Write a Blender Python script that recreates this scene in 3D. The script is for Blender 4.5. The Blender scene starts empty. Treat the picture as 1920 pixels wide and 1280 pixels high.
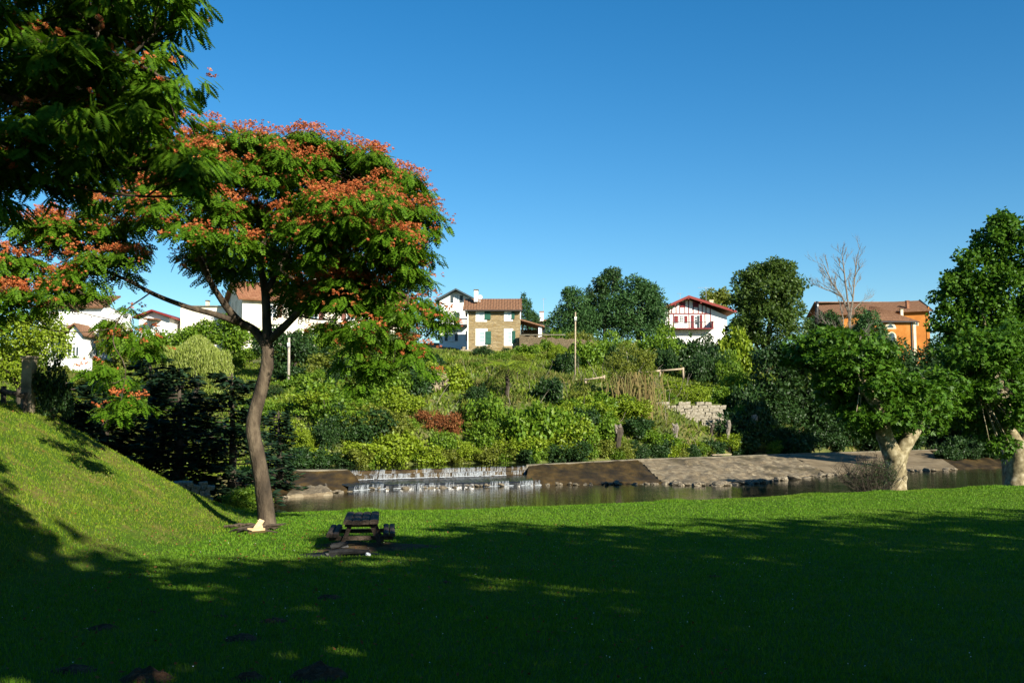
import bpy, math, random
import numpy as np
from mathutils import Vector, Matrix

random.seed(7)
RNG = np.random.default_rng(11)
SC = bpy.context.scene
COL = SC.collection
PI = math.pi

# ------------------------------------------------------------------ camera
F = 1884.0                      # focal length in pixels of the 1920 px wide photograph
CAMZ = 3.75                     # eye height above datum (lower pool is z = 0.15)
PITCH = math.atan(140.0 / F)
cam = bpy.data.cameras.new("camera")
cam.sensor_width = 36.0
cam.lens = F / 1920.0 * 36.0
cam.clip_start = 0.1
cam.clip_end = 6000
camo = bpy.data.objects.new("camera", cam)
COL.objects.link(camo)
camo.location = (0, 0, CAMZ)
camo.rotation_euler = (PI / 2 + PITCH, 0, 0)
SC.camera = camo

# ------------------------------------------------------------------ sky, sun, exposure
SUN_AZ = math.radians(38)       # to the right of straight behind the camera
SUN_EL = math.radians(28)
w = bpy.data.worlds.new("World")
SC.world = w
w.use_nodes = True
nt = w.node_tree
bg = nt.nodes["Background"]
sky = nt.nodes.new("ShaderNodeTexSky")
sky.sky_type = 'NISHITA'
sky.sun_disc = False
sky.sun_elevation = SUN_EL
sky.sun_rotation = PI - SUN_AZ
sky.altitude = 0
sky.air_density = 1.0
sky.dust_density = 0.15
sky.ozone_density = 4.0
hs = nt.nodes.new("ShaderNodeHueSaturation")      # camera-profile saturation, even over the whole sky
hs.inputs["Saturation"].default_value = 1.32
nt.links.new(sky.outputs[0], hs.inputs["Color"])
tint = nt.nodes.new("ShaderNodeMix"); tint.data_type = 'RGBA'; tint.blend_type = 'MULTIPLY'
tint.inputs[0].default_value = 1.0; tint.inputs[7].default_value = (.98, 1.02, .965, 1)
nt.links.new(hs.outputs[0], tint.inputs[6])
nt.links.new(tint.outputs[2], bg.inputs[0])
bg.inputs[1].default_value = 0.064
sun = bpy.data.lights.new("sun", 'SUN')
sun.energy = 5.0
sun.angle = math.radians(0.53)
sun.color = (1.0, 0.93, 0.78)
suno = bpy.data.objects.new("sun", sun)
COL.objects.link(suno)
SUND = Vector((-math.sin(SUN_AZ) * math.cos(SUN_EL), math.cos(SUN_AZ) * math.cos(SUN_EL), -math.sin(SUN_EL)))
suno.rotation_euler = SUND.to_track_quat('-Z', 'Y').to_euler()
suno.location = (40, -40, 60)
SC.view_settings.view_transform = 'Standard'
SC.view_settings.look = 'None'
SC.view_settings.exposure = 1.22
SC.view_settings.gamma = 1.0
SC.view_settings.use_curve_mapping = False
SC.cycles.max_bounces = 6
SC.cycles.diffuse_bounces = 2
SC.cycles.glossy_bounces = 3
SC.cycles.transmission_bounces = 3
SC.cycles.transparent_max_bounces = 8
SC.cycles.sample_clamp_indirect = 4.0

# ------------------------------------------------------------------ pixel helpers (photo pixels -> points in the place)
def ray(px, py):
    u = (px - 960.0) / F
    v = (640.0 - py) / F
    c, s = math.cos(PITCH), math.sin(PITCH)
    d = np.array((u, c - v * s, s + v * c))
    return d / d[1]
CAM = np.array((0.0, 0.0, CAMZ))
def P(px, py, d):
    return CAM + ray(px, py) * d
def G(px, py, z):
    r = ray(px, py)
    return CAM + r * ((z - CAMZ) / r[2])

# ------------------------------------------------------------------ mesh helpers
class MB:
    """collects vertices and faces for one mesh"""
    def __init__(s):
        s.V = []; s.FA = []; s.n = 0
    def add(s, V, Fc):
        V = np.asarray(V, float).reshape(-1, 3)
        if isinstance(Fc, np.ndarray):
            s.FA.append(Fc + s.n)
        else:
            by = {}
            for f in Fc: by.setdefault(len(f), []).append(f)
            for k in by: s.FA.append(np.array(by[k], int) + s.n)
        s.V.append(V); s.n += len(V)
        return s
    def box(s, x0, x1, y0, y1, z0, z1):
        V = [(x, y, z) for z in (z0, z1) for y in (y0, y1) for x in (x0, x1)]
        return s.add(V, [(0, 2, 3, 1), (4, 5, 7, 6), (0, 1, 5, 4), (1, 3, 7, 5), (3, 2, 6, 7), (2, 0, 4, 6)])
    def prism(s, poly, y0, y1):
        """polygon in (x, z), extruded in y"""
        n = len(poly)
        V = [(x, y0, z) for x, z in poly] + [(x, y1, z) for x, z in poly]
        Fc = [tuple(range(n)), tuple(range(2 * n - 1, n - 1, -1))]
        Fc += [(i, i + n, (i + 1) % n + n, (i + 1) % n) for i in range(n)]
        return s.add(V, Fc)
    def tube(s, pts, rad, sides=7, cap=True, wob=0.0):
        pts = np.asarray(pts, float); n = len(pts)
        rad = np.broadcast_to(np.asarray(rad, float), (n,))
        t = np.gradient(pts, axis=0)
        t /= np.linalg.norm(t, axis=1)[:, None] + 1e-9
        ref = np.array((0.31, 0.95, 0.05)) if abs(t[0][2]) > .8 else np.array((0.05, 0.1, 0.99))
        V = []
        ang = np.arange(sides) * 2 * PI / sides
        for i in range(n):
            a = np.cross(t[i], ref); a /= np.linalg.norm(a) + 1e-9
            b = np.cross(t[i], a)
            rr = rad[i] * (1 + (RNG.random(sides) - .5) * wob)
            V.append(pts[i] + (np.cos(ang) * rr)[:, None] * a + (np.sin(ang) * rr)[:, None] * b)
        V = np.concatenate(V)
        Fc = [(i * sides + j, i * sides + (j + 1) % sides, (i + 1) * sides + (j + 1) % sides, (i + 1) * sides + j) for i in range(n - 1) for j in range(sides)]
        if cap:
            Fc.append(tuple(range(sides - 1, -1, -1)))
            Fc.append(tuple((n - 1) * sides + j for j in range(sides)))
        return s.add(V, Fc)
    def build(s, name, mat, parent=None, smooth=False, loc=None, kind=None, label=None):
        V = np.concatenate(s.V) if s.V else np.zeros((0, 3))
        me = bpy.data.meshes.new(name)
        me.vertices.add(len(V)); me.vertices.foreach_set("co", V.astype(np.float32).ravel())
        lv = np.concatenate([f.ravel() for f in s.FA])
        tot = np.concatenate([np.full(len(f), f.shape[1]) for f in s.FA])
        me.loops.add(len(lv)); me.loops.foreach_set("vertex_index", lv.astype(np.int32))
        me.polygons.add(len(tot))
        me.polygons.foreach_set("loop_start", (np.cumsum(tot) - tot).astype(np.int32))
        me.polygons.foreach_set("loop_total", tot.astype(np.int32))
        me.polygons.foreach_set("use_smooth", np.full(len(tot), bool(smooth)))
        me.update(calc_edges=True)
        if mat: me.materials.append(mat)
        o = bpy.data.objects.new(name, me); COL.objects.link(o)
        if parent: o.parent = parent
        if loc is not None: o.location = loc
        if kind: o["kind"] = kind
        if label: o["label"] = label
        return o

def tag(o, label=None, cat=None, group=None, kind=None):
    if label: o["label"] = label
    if cat: o["category"] = cat
    if group: o["group"] = group
    if kind: o["kind"] = kind
    return o
def empty(name, loc, label, cat, group=None, rz=0.0):
    o = bpy.data.objects.new(name, None); COL.objects.link(o)
    o.location = tuple(loc); o.rotation_euler = (0, 0, rz); o.empty_display_size = .3
    return tag(o, label, cat, group)
def copy_tree(o, parent=None):
    c = o.copy(); COL.objects.link(c); c.parent = parent
    for ch in list(o.children): copy_tree(ch, c)
    return c
def part(src, name, parent):
    """another object on the mesh data of src"""
    o = bpy.data.objects.new(name, src.data); COL.objects.link(o); o.parent = parent
    return o

def unit(a): return a / (np.linalg.norm(a, axis=-1, keepdims=True) + 1e-9)
def rdir(n, rng=RNG):
    return unit(rng.normal(size=(n, 3)))
def sstep(a, b, x):
    t = np.clip((x - a) / (b - a), 0, 1); return t * t * (3 - 2 * t)
def vnoise(x, y, seed=0):
    x = np.asarray(x, float); y = np.asarray(y, float)
    xi = np.floor(x).astype(int); yi = np.floor(y).astype(int); fx = x - xi; fy = y - yi
    fx = fx * fx * (3 - 2 * fx); fy = fy * fy * (3 - 2 * fy)
    def h(a, b):
        s = np.sin(a * 127.1 + b * 311.7 + seed * 74.7) * 43758.5453
        return s - np.floor(s)
    return (h(xi, yi) * (1 - fx) + h(xi + 1, yi) * fx) * (1 - fy) + (h(xi, yi + 1) * (1 - fx) + h(xi + 1, yi + 1) * fx) * fy
def fbm(x, y, seed=0):
    return sum(vnoise(np.asarray(x) * 2 ** k, np.asarray(y) * 2 ** k, seed + k) * .5 ** (k + 1) for k in range(4))

# ------------------------------------------------------------------ materials
def newmat(name):
    m = bpy.data.materials.new(name); m.use_nodes = True
    return m, m.node_tree, m.node_tree.nodes["Principled BSDF"]
def ramp(nt, fac, cols, pos=None):
    r = nt.nodes.new("ShaderNodeValToRGB")
    e = r.color_ramp.elements
    while len(e) < len(cols): e.new(.5)
    for i, c in enumerate(cols):
        e[i].position = pos[i] if pos else i / max(1, len(cols) - 1)
        e[i].color = (*c, 1)
    nt.links.new(fac, r.inputs[0])
    return r.outputs[0]
def noise(nt, scale, detail=4, rough=.55, vec=None, dist=0.0):
    n = nt.nodes.new("ShaderNodeTexNoise")
    n.inputs["Scale"].default_value = scale; n.inputs["Detail"].default_value = detail
    n.inputs["Roughness"].default_value = rough; n.inputs["Distortion"].default_value = dist
    if vec is not None: nt.links.new(vec, n.inputs["Vector"])
    return n.outputs["Fac"]
def coords(nt, scale=None, kind="Object"):
    tc = nt.nodes.new("ShaderNodeTexCoord").outputs[kind]
    if scale is None: return tc
    mp = nt.nodes.new("ShaderNodeMapping"); mp.inputs["Scale"].default_value = scale
    nt.links.new(tc, mp.inputs[0]); return mp.outputs[0]
def bump(nt, b, h, strength=.4, dist=.05):
    bp = nt.nodes.new("ShaderNodeBump"); bp.inputs["Strength"].default_value = strength
    bp.inputs["Distance"].default_value = dist
    nt.links.new(h, bp.inputs["Height"]); nt.links.new(bp.outputs[0], b.inputs["Normal"])
def mixc(nt, f, a, b, mode='MIX'):
    m = nt.nodes.new("ShaderNodeMix"); m.data_type = 'RGBA'; m.blend_type = mode
    if isinstance(f, (int, float)): m.inputs[0].default_value = f
    else: nt.links.new(f, m.inputs[0])
    for k, c in ((6, a), (7, b)):
        if isinstance(c, tuple): m.inputs[k].default_value = (*c, 1)
        else: nt.links.new(c, m.inputs[k])
    return m.outputs[2]
def M_noise(name, cols, scale=3.0, rough=.85, bmp=.3, bdist=.03, bscale=None, stretch=None, pos=None, spec=.3):
    m, nt, b = newmat(name)
    v = coords(nt, stretch)
    nt.links.new(ramp(nt, noise(nt, scale, 5, .6, v), cols, pos or [.3 + .4 * i / (len(cols) - 1) for i in range(len(cols))]), b.inputs["Base Color"])
    b.inputs["Roughness"].default_value = rough
    b.inputs["Specular IOR Level"].default_value = spec
    if bmp: bump(nt, b, noise(nt, bscale or scale * 4, 4, .6, v), bmp, bdist)
    return m
def M_leaf(name, cols, trans=.32, rough=.5, spec=.25, tcol=None, patch=None):
    m, nt, b = newmat(name)
    g = nt.nodes.new("ShaderNodeNewGeometry")
    c = ramp(nt, g.outputs["Random Per Island"], cols)
    if patch:      # broad patches of another tone (drier or lusher growth)
        for sc_, lo, hi, col in patch:
            c = mixc(nt, ramp(nt, noise(nt, sc_, 4, .6, coords(nt)), [(0, 0, 0), (.75, .75, .75)], [lo, hi]), c, col)
    nt.links.new(c, b.inputs["Base Color"])
    b.inputs["Roughness"].default_value = rough; b.inputs["Specular IOR Level"].default_value = spec
    t = nt.nodes.new("ShaderNodeBsdfTranslucent")
    nt.links.new(mixc(nt, 1.0, c, tcol or (1.25, 1.3, .55), 'MULTIPLY'), t.inputs[0])
    mx = nt.nodes.new("ShaderNodeMixShader"); mx.inputs[0].default_value = trans
    nt.links.new(b.outputs[0], mx.inputs[1]); nt.links.new(t.outputs[0], mx.inputs[2])
    nt.links.new(mx.outputs[0], nt.nodes["Material Output"].inputs[0])
    return m
def M_flat(name, col, rough=.7, var=.12, scale=2.5, spec=.3):
    lo = tuple(c * (1 - var) for c in col); hi = tuple(min(1, c * (1 + var)) for c in col)
    return M_noise(name, [lo, col, hi], scale, rough, .15, .01, spec=spec)
def M_stone(name, cols, mortar, scale=(3, 3, 5), joint=.06, rough=.9, bstr=.6):
    m, nt, b = newmat(name)
    v = coords(nt, scale)
    vo = nt.nodes.new("ShaderNodeTexVoronoi"); vo.inputs["Randomness"].default_value = .85
    nt.links.new(v, vo.inputs["Vector"])
    ve = nt.nodes.new("ShaderNodeTexVoronoi"); ve.feature = 'DISTANCE_TO_EDGE'; ve.inputs["Randomness"].default_value = .85
    nt.links.new(v, ve.inputs["Vector"])
    sp = nt.nodes.new("ShaderNodeSeparateColor"); nt.links.new(vo.outputs["Color"], sp.inputs[0])
    c = ramp(nt, sp.outputs[0], cols)
    c = mixc(nt, .35, c, ramp(nt, noise(nt, 9, 4, .6, coords(nt)), [tuple(x * .5 for x in cols[0]), cols[-1]], [.3, .7]))
    e = ramp(nt, ve.outputs["Distance"], [(1, 1, 1), (0, 0, 0)], [joint * .4, joint])
    nt.links.new(mixc(nt, e, c, mortar), b.inputs["Base Color"])
    b.inputs["Roughness"].default_value = rough; b.inputs["Specular IOR Level"].default_value = .2
    h = ramp(nt, ve.outputs["Distance"], [(0, 0, 0), (1, 1, 1)], [0, joint * 2])
    bump(nt, b, h, bstr, .06)
    return m

def M_lawn():
    m, nt, b = newmat("lawn_turf")
    v = coords(nt)
    big = ramp(nt, noise(nt, .22, 4, .6, v), [(.045, .095, .006), (.07, .13, .008)], [.35, .65])
    fine = ramp(nt, noise(nt, 9, 5, .7, v), [(.02, .05, .004), (.075, .13, .012)], [.3, .7])
    c = mixc(nt, .5, big, fine)
    # dry straw patches on the embankment (left of x = -6.5)
    sx = nt.nodes.new("ShaderNodeSeparateXYZ"); nt.links.new(v, sx.inputs[0])
    mr = nt.nodes.new("ShaderNodeMapRange"); mr.inputs[1].default_value = -6.2; mr.inputs[2].default_value = -8.5
    nt.links.new(sx.outputs[0], mr.inputs[0])
    dry = ramp(nt, noise(nt, 1.1, 5, .65, v, .6), [(0, 0, 0), (1, 1, 1)], [.48, .68])
    mm = nt.nodes.new("ShaderNodeMath"); mm.operation = 'MULTIPLY'
    nt.links.new(mr.outputs[0], mm.inputs[0]); nt.links.new(dry, mm.inputs[1])
    c = mixc(nt, mm.outputs[0], c, (.16, .13, .035))
    nt.links.new(c, b.inputs["Base Color"])
    b.inputs["Roughness"].default_value = .95; b.inputs["Specular IOR Level"].default_value = .1
    bump(nt, b, noise(nt, 22, 4, .7, v), .8, .05)
    return m
def M_water(name, base, ripple=(1.2, 3.0, 1), bstr=.12):
    m, nt, b = newmat(name)
    b.inputs["Base Color"].default_value = (*base, 1)
    b.inputs["Roughness"].default_value = .04; b.inputs["IOR"].default_value = 1.33
    b.inputs["Specular IOR Level"].default_value = .7
    v = coords(nt, ripple)
    bump(nt, b, noise(nt, 2.2, 3, .5, v), bstr, .05)
    return m
def M_fall():
    m, nt, b = newmat("falling_water")
    b.inputs["Base Color"].default_value = (.38, .41, .43, 1); b.inputs["Roughness"].default_value = .35
    v = coords(nt, (9, 9, 1.0))
    nt.links.new(ramp(nt, noise(nt, 2.0, 4, .6, v), [(.03, .03, .03), (.7, .7, .7)], [.38, .75]), b.inputs["Alpha"])
    return m

MAT = {}
MAT['lawn'] = M_lawn()
MAT['bank'] = M_noise("bank_soil_weeds", [(.035, .05, .010), (.07, .085, .018), (.13, .105, .04)], .6, .95, .8, .12, 3)
MAT['grass'] = M_leaf("grass_blade", [(.055, .14, .006), (.088, .20, .010), (.14, .25, .018)], .35, .6, .15, patch=[(.35, .52, .70, (.13, .20, .02)), (1.3, .56, .72, (.04, .12, .008)), (2.6, .62, .74, (.17, .17, .03))])
MAT['grass_bank'] = M_leaf('bank_grass_blade', [(.09, .155, .006), (.135, .215, .010), (.20, .26, .022)], .35, .6, .15, patch=[(1.2, .54, .72, (.24, .20, .04)), (.4, .55, .7, (.08, .17, .01))])
MAT['drygrass'] = M_leaf("weed_blade", [(.05, .085, .012), (.10, .125, .022), (.17, .145, .05)], .3, .7, .1)
MAT['leaf_light'] = M_leaf("leaf_light", [(.12, .175, .008), (.17, .245, .012), (.24, .30, .028)])
MAT['leaf_mid'] = M_leaf("leaf_mid", [(.062, .125, .008), (.10, .185, .012), (.155, .235, .02)])
MAT['leaf_olive'] = M_leaf("leaf_olive", [(.08, .105, .012), (.13, .16, .018), (.185, .205, .032)])
MAT['leaf_broad'] = M_leaf('leaf_broad', [(.032, .062, .010), (.052, .095, .014), (.08, .125, .022)])
MAT['leaf_weed'] = M_leaf('leaf_weed', [(.075, .13, .010), (.12, .18, .014), (.19, .22, .03)])
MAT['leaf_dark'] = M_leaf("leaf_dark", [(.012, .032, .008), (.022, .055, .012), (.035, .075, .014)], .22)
MAT['leaf_plane'] = M_leaf("leaf_plane", [(.028, .078, .005), (.048, .118, .008), (.08, .155, .014)], .28, .5, .15)
MAT['leaf_rust'] = M_leaf("leaf_rust", [(.12, .04, .015), (.19, .07, .025), (.24, .11, .04)], .2, .8, .1, (1, 1, 1))
MAT['leaf_conifer'] = M_leaf("needle_conifer", [(.007, .02, .008), (.012, .032, .012), (.022, .05, .018)], .12, .6, .2)  # needle green darkened further, the shade they stand in put into it
MAT['leaf_conifer_far'] = M_leaf("needle_conifer_ridge", [(.02, .055, .014), (.032, .082, .02), (.05, .11, .028)], .15, .6, .2)
MAT['leaf_willow'] = M_leaf("leaf_willow", [(.16, .21, .03), (.21, .26, .045), (.27, .30, .08)], .35)
MAT['leaf_mimosa'] = M_leaf("leaf_silk_tree", [(.038, .095, .004), (.062, .14, .006), (.10, .18, .012)], .32, .55, .12)
MAT['flower'] = M_leaf("silk_blossom", [(.42, .085, .03), (.50, .145, .05), (.50, .23, .075)], .35, .7, .1, (1, .9, .8))
MAT['bark_mimosa'] = M_noise("bark_silk_tree", [(.02, .015, .010), (.055, .040, .026), (.13, .10, .066)], 4, .9, 1.0, .04, 18, (1, 1, .35))
MAT['bark_plane'] = M_noise("bark_plane_tree", [(.07, .055, .028), (.20, .165, .09), (.40, .35, .24)], 4, .85, .35, .02, 14)
MAT['bark_limb'] = M_noise('bark_plane_limb', [(.03, .022, .012), (.07, .05, .028), (.12, .095, .055)], 5, .9, .4, .02, 14)
MAT['bark_dark'] = M_noise("bark_dark", [(.025, .02, .014), (.07, .055, .04)], 5, .95, .5, .02, 20, (1, 1, .3))
MAT['bark_grey'] = M_noise("bark_grey_dead", [(.22, .19, .15), (.42, .38, .32)], 4, .9, .3, .02, 16)
MAT['bark_dead'] = M_noise('bark_bare_tree', [(.10, .085, .065), (.22, .19, .155)], 4, .9, .3, .02, 16)
MAT['wood_weathered'] = M_noise("weathered_wood", [(.02, .014, .010), (.05, .036, .025), (.095, .07, .05)], 4, .85, .5, .01, 24, (6, 1, 6))
MAT['wood_pale'] = M_noise("split_pale_wood", [(.40, .26, .12), (.62, .46, .26)], 6, .8, .3, .01, 20)
MAT['wood_grey'] = M_noise("grey_fence_wood", [(.22, .17, .11), (.42, .34, .24)], 5, .85, .3, .01, 20)
MAT['soil'] = M_noise("molehill_soil", [(.04, .022, .013), (.085, .046, .026), (.15, .085, .048)], 16, .98, 1.0, .05, 30, spec=.1)
MAT['dirt'] = M_noise("trodden_dirt", [(.05, .032, .018), (.11, .07, .035)], 6, .98, .6, .03, 25, spec=.1)
MAT['path'] = M_noise('dry_path_earth', [(.14, .09, .04), (.24, .17, .08), (.20, .18, .07)], 2.5, .95, .5, .04, 14)
MAT['char'] = M_noise("charred", [(.006, .006, .006), (.03, .03, .03)], 10, .95, .6, .02, 25)
MAT['ash'] = M_noise("grey_ash_stone", [(.05, .05, .05), (.16, .155, .15)], 9, .95, .5, .02, 25)
MAT['white'] = M_noise("white_render", [(.58, .56, .50), (.76, .75, .71), (.80, .79, .76)], .6, .85, .2, .01, 8, (1, 1, .4), [.25, .42, .7])
MAT['white_old'] = M_noise("weathered_cream_render", [(.42, .38, .29), (.66, .60, .48), (.76, .72, .62)], .7, .9, .3, .02, 6)
MAT['white_paint'] = M_flat("white_paint", (.80, .80, .78), .6, .03)
MAT['stonewall'] = M_stone("rubble_stone_wall", [(.20, .13, .05), (.36, .26, .12), (.50, .40, .23), (.27, .20, .10)], (.22, .175, .11), (2.2, 2.2, 4.0), .11)
MAT['terrace'] = M_stone("terrace_stone_wall", [(.09, .066, .038), (.16, .12, .07), (.24, .19, .12)], (.05, .04, .024), (2.4, 2.4, 4.0))
MAT['stone_pale'] = M_noise("pale_ruin_stone", [(.13, .11, .075), (.25, .22, .165), (.36, .33, .27)], 2.5, .9, .5, .03, 12)
MAT['stone_brown'] = M_noise("brown_ruin_stone", [(.10, .08, .05), (.22, .18, .12), (.34, .28, .2)], 2.5, .9, .5, .03, 12)
MAT['tile'] = M_noise("clay_roof_tile", [(.10, .048, .026), (.17, .085, .045), (.25, .145, .085)], 3.5, .85, .25, .02, 12, (1.2, 2.5, 2.5))
MAT['tile_red'] = M_noise("orange_roof_tile", [(.15, .06, .03), (.23, .10, .05), (.29, .155, .085)], 2.5, .85, .25, .02, 12)
MAT['green_paint'] = M_flat("green_shutter_paint", (.012, .075, .05), .55)
MAT['red_paint'] = M_flat("oxblood_paint", (.16, .012, .014), .5)
MAT['red_bright'] = M_flat("red_fascia_paint", (.17, .02, .014), .5)
MAT['brown_paint'] = M_flat("brown_shutter_paint", (.11, .035, .02), .6)
MAT['dark_wood'] = M_flat("dark_balcony_wood", (.02, .022, .025), .6)
MAT['slate_paint'] = M_flat("slate_blue_paint", (.04, .06, .07), .6)
MAT['ochre'] = M_noise("ochre_render", [(.25, .085, .014), (.34, .125, .02), (.38, .18, .045)], .55, .9, .3, .02, 5)
MAT['stucco_trim'] = M_noise("pale_trim", [(.5, .42, .28), (.68, .60, .44)], 2, .85, .2, .01)
m_, n_, b_ = newmat("window_glass"); b_.inputs["Base Color"].default_value = (.03, .045, .055, 1); b_.inputs["Roughness"].default_value = .08
b_.inputs["Specular IOR Level"].default_value = .8; MAT['glass'] = m_
m_, n_, b_ = newmat("curtained_glass"); b_.inputs["Base Color"].default_value = (.30, .36, .38, 1); b_.inputs["Roughness"].default_value = .12; MAT['glass_pale'] = m_
MAT['metal'] = M_flat("grey_metal", (.35, .36, .37), .45)
MAT['moss_wet'] = M_noise("wet_mossy_concrete", [(.010, .007, .003), (.038, .024, .007), (.085, .052, .013)], 1.3, .65, .6, .05, 7, (1, .35, 1), spec=.2)
MAT['shelf_wet'] = M_noise("wet_dark_shelf", [(.006, .007, .009), (.018, .018, .018)], 1.5, .25, .4, .03, 6, spec=.6)
def M_paving():
    m, nt, b = newmat("stone_paved_apron"); v = coords(nt, (.95, .55, .95)); w0 = coords(nt)
    vo = nt.nodes.new("ShaderNodeTexVoronoi"); nt.links.new(v, vo.inputs["Vector"])
    sp = nt.nodes.new("ShaderNodeSeparateColor"); nt.links.new(vo.outputs["Color"], sp.inputs[0])
    st = ramp(nt, sp.outputs[0], [(.075, .052, .024), (.125, .09, .046), (.19, .145, .082), (.30, .25, .16)])
    st = mixc(nt, .5, st, ramp(nt, noise(nt, 5, 5, .65, w0), [(.06, .042, .02), (.22, .175, .108)], [.3, .7]))
    moss = ramp(nt, noise(nt, .55, 4, .6, coords(nt, (1, .5, 1))), [(0, 0, 0), (1, 1, 1)], [.5, .62])
    nt.links.new(mixc(nt, moss, st, (.065, .048, .02)), b.inputs["Base Color"])
    b.inputs["Roughness"].default_value = .85
    bump(nt, b, noise(nt, 6, 5, .65, w0), .6, .06)
    return m
MAT['paving'] = M_paving()
MAT['concrete'] = M_noise("ramp_concrete", [(.08, .058, .03), (.15, .113, .064), (.205, .16, .098)], .7, .9, .25, .02, 14)
MAT['crest'] = M_noise("crest_concrete", [(.07, .06, .04), (.20, .18, .13)], 2.2, .8, .3, .02, 10)
MAT['rock'] = M_noise("rubble_rock", [(.03, .024, .016), (.13, .105, .07), (.30, .26, .19)], 2.6, .85, .6, .04, 10)
MAT['water_low'] = M_water("lower_pool_water", (.022, .020, .010), (.7, 2.4, 1), .16)
MAT['water_up'] = M_water("upper_pool_water", (.012, .016, .008), (.5, 1.4, 1), .05)
MAT['fall'] = M_fall()
MAT['foam'] = M_flat("white_foam", (.5, .53, .55), .7)
MAT['shadewall'] = M_noise("shade_toned_block_wall", [(.10, .12, .14), (.18, .20, .22)], 1.5, .9, .3, .02, 8)  # pale blocks toned down to grey-blue, shade painted into the colour
MAT['brush'] = M_leaf("dead_brush_twig", [(.06, .03, .018), (.11, .06, .035), (.16, .09, .05)], .05, .9, .1, (1, 1, 1))
MAT['vine'] = M_leaf("dry_vine", [(.12, .09, .035), (.19, .15, .06), (.11, .12, .035)], .15, .9, .1, (1, 1, 1))

# ------------------------------------------------------------------ terrain
EDGE = np.array([(-60, 29), (-9, 29.3), (-7, 30), (0, 32), (7, 35.6), (15.2, 40.2), (22, 43.3), (40, 52), (80, 72)], float)
FARW = np.array([(-80, 34), (-16, 35), (-13.4, 42), (-12.6, 55), (-11, 57.2), (-3.5, 60.5), (1.3, 61.5), (8.4, 66.5), (14, 72), (20, 77), (31, 85), (60, 103), (90, 120)], float)
def edge(x): return np.interp(x, EDGE[:, 0], EDGE[:, 1])
def farw(x): return np.interp(x, FARW[:, 0], FARW[:, 1])
def lawn_z(x, y):
    z = np.interp(y, [-60, 0, 8.4, 15, 21, 26, 32, 46, 80], [3.2, 2.1, 1.62, 1.30, 1.07, .97, .86, .76, .76])
    foot = -6.7 - .25 * np.sin(y * .3)
    s = np.maximum(0, foot - x)
    h = np.where(s < 1.2, .24 * s * s, .24 * 1.44 + .576 * (s - 1.2))
    top = 3.25
    h = np.where(h > top - .6, top - .6 + .6 * np.tanh((h - top + .6) / .6), h)
    h = h * (1 - sstep(27.0, 32.0, y))
    return z + h + .05 * (fbm(x * .5, y * .5, 3) - .5)
def far_z(x, y):
    t = np.maximum(0, y - np.where(x < -11, 57.2, farw(x)))
    base = np.interp(t, [0, 2, 6, 12, 18, 28, 40, 50, 70, 110], [.95, 2.3, 4.2, 6.0, 6.5, 8.3, 9.9, 10.6, 13.0, 14.0])
    left = np.interp(y, [33, 50, 70, 90, 105, 120, 150], [1.0, 1.5, 3.0, 6.8, 9.6, 12, 13])
    k = 1 - sstep(-22, -11, x)
    z = base * (1 - k) + left * k
    return z + sstep(0, 3, t) * (1.1 * (fbm(x * .22, y * .22, 5) - .47) + .35 * (fbm(x * .9, y * .9, 9) - .47))
def H(x, y):
    x = np.asarray(x, float); y = np.asarray(y, float)
    sn = edge(x) - y; sf = y - farw(x)
    zn = lawn_z(x, y); zf = far_z(x, y)
    bed = -.9
    kn = sstep(-1.5, .05, sn); kf = sstep(-1.2, .1, sf)
    z = np.maximum(bed + (zn - bed) * kn, bed + (zf - bed) * kf)
    return z
def T(px, py):
    """where the ray through a photo pixel meets the far bank"""
    r = ray(px, py); ds = np.arange(44, 170, .2)
    pts = CAM + r[None] * ds[:, None]
    hz = H(pts[:, 0], pts[:, 1])
    hit = np.nonzero(pts[:, 2] < hz)[0]
    i = hit[0] if len(hit) else len(ds) - 1
    return np.array((pts[i, 0], pts[i, 1], hz[i]))
def TL(px, py):
    """the same on the near lawn"""
    r = ray(px, py); ds = np.arange(4, 46, .05)
    pts = CAM + r[None] * ds[:, None]
    hz = lawn_z(pts[:, 0], pts[:, 1])
    hit = np.nonzero(pts[:, 2] < hz)[0]
    i = hit[0] if len(hit) else len(ds) - 1
    return np.array((pts[i, 0], pts[i, 1], hz[i]))

def grid_coords(spec):
    out = []
    for a, b, st in spec: out.append(np.arange(a, b, st))
    return np.unique(np.round(np.concatenate(out), 4))
xs = grid_coords([(-3000, -300, 600), (-300, -80, 40), (-80, -22, 3), (-22, 34, .4), (34, 80, 2.5), (80, 300, 40), (300, 3001, 600)])
ys = grid_coords([(-400, -60, 60), (-60, 2, 4), (2, 48, .4), (48, 112, .7), (112, 180, 4), (180, 400, 40), (400, 3001, 500)])
gx, gy = np.meshgrid(xs, ys)
gz = H(gx, gy)
gz = np.where(gy > 170, np.interp(gy, [170, 400, 3001], [14, 10, 6]) , gz)
V = np.stack([gx, gy, gz], -1).reshape(-1, 3)
nx, ny = len(xs), len(ys)
ii, jj = np.meshgrid(np.arange(nx - 1), np.arange(ny - 1))
a = (jj * nx + ii).ravel()
Fq = np.stack([a, a + 1, a + nx + 1, a + nx], 1)
cx = V[Fq, 0].mean(1); cy = V[Fq, 1].mean(1)
near = cy < edge(cx) + .6
def submesh(mask):
    f = Fq[mask]; u, inv = np.unique(f, return_inverse=True)
    return MB().add(V[u], inv.reshape(f.shape))
submesh(near).build("lawn", MAT['lawn'], smooth=True, kind="structure")
submesh(~near).build("far_bank", MAT['bank'], smooth=True, kind="structure")

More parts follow.
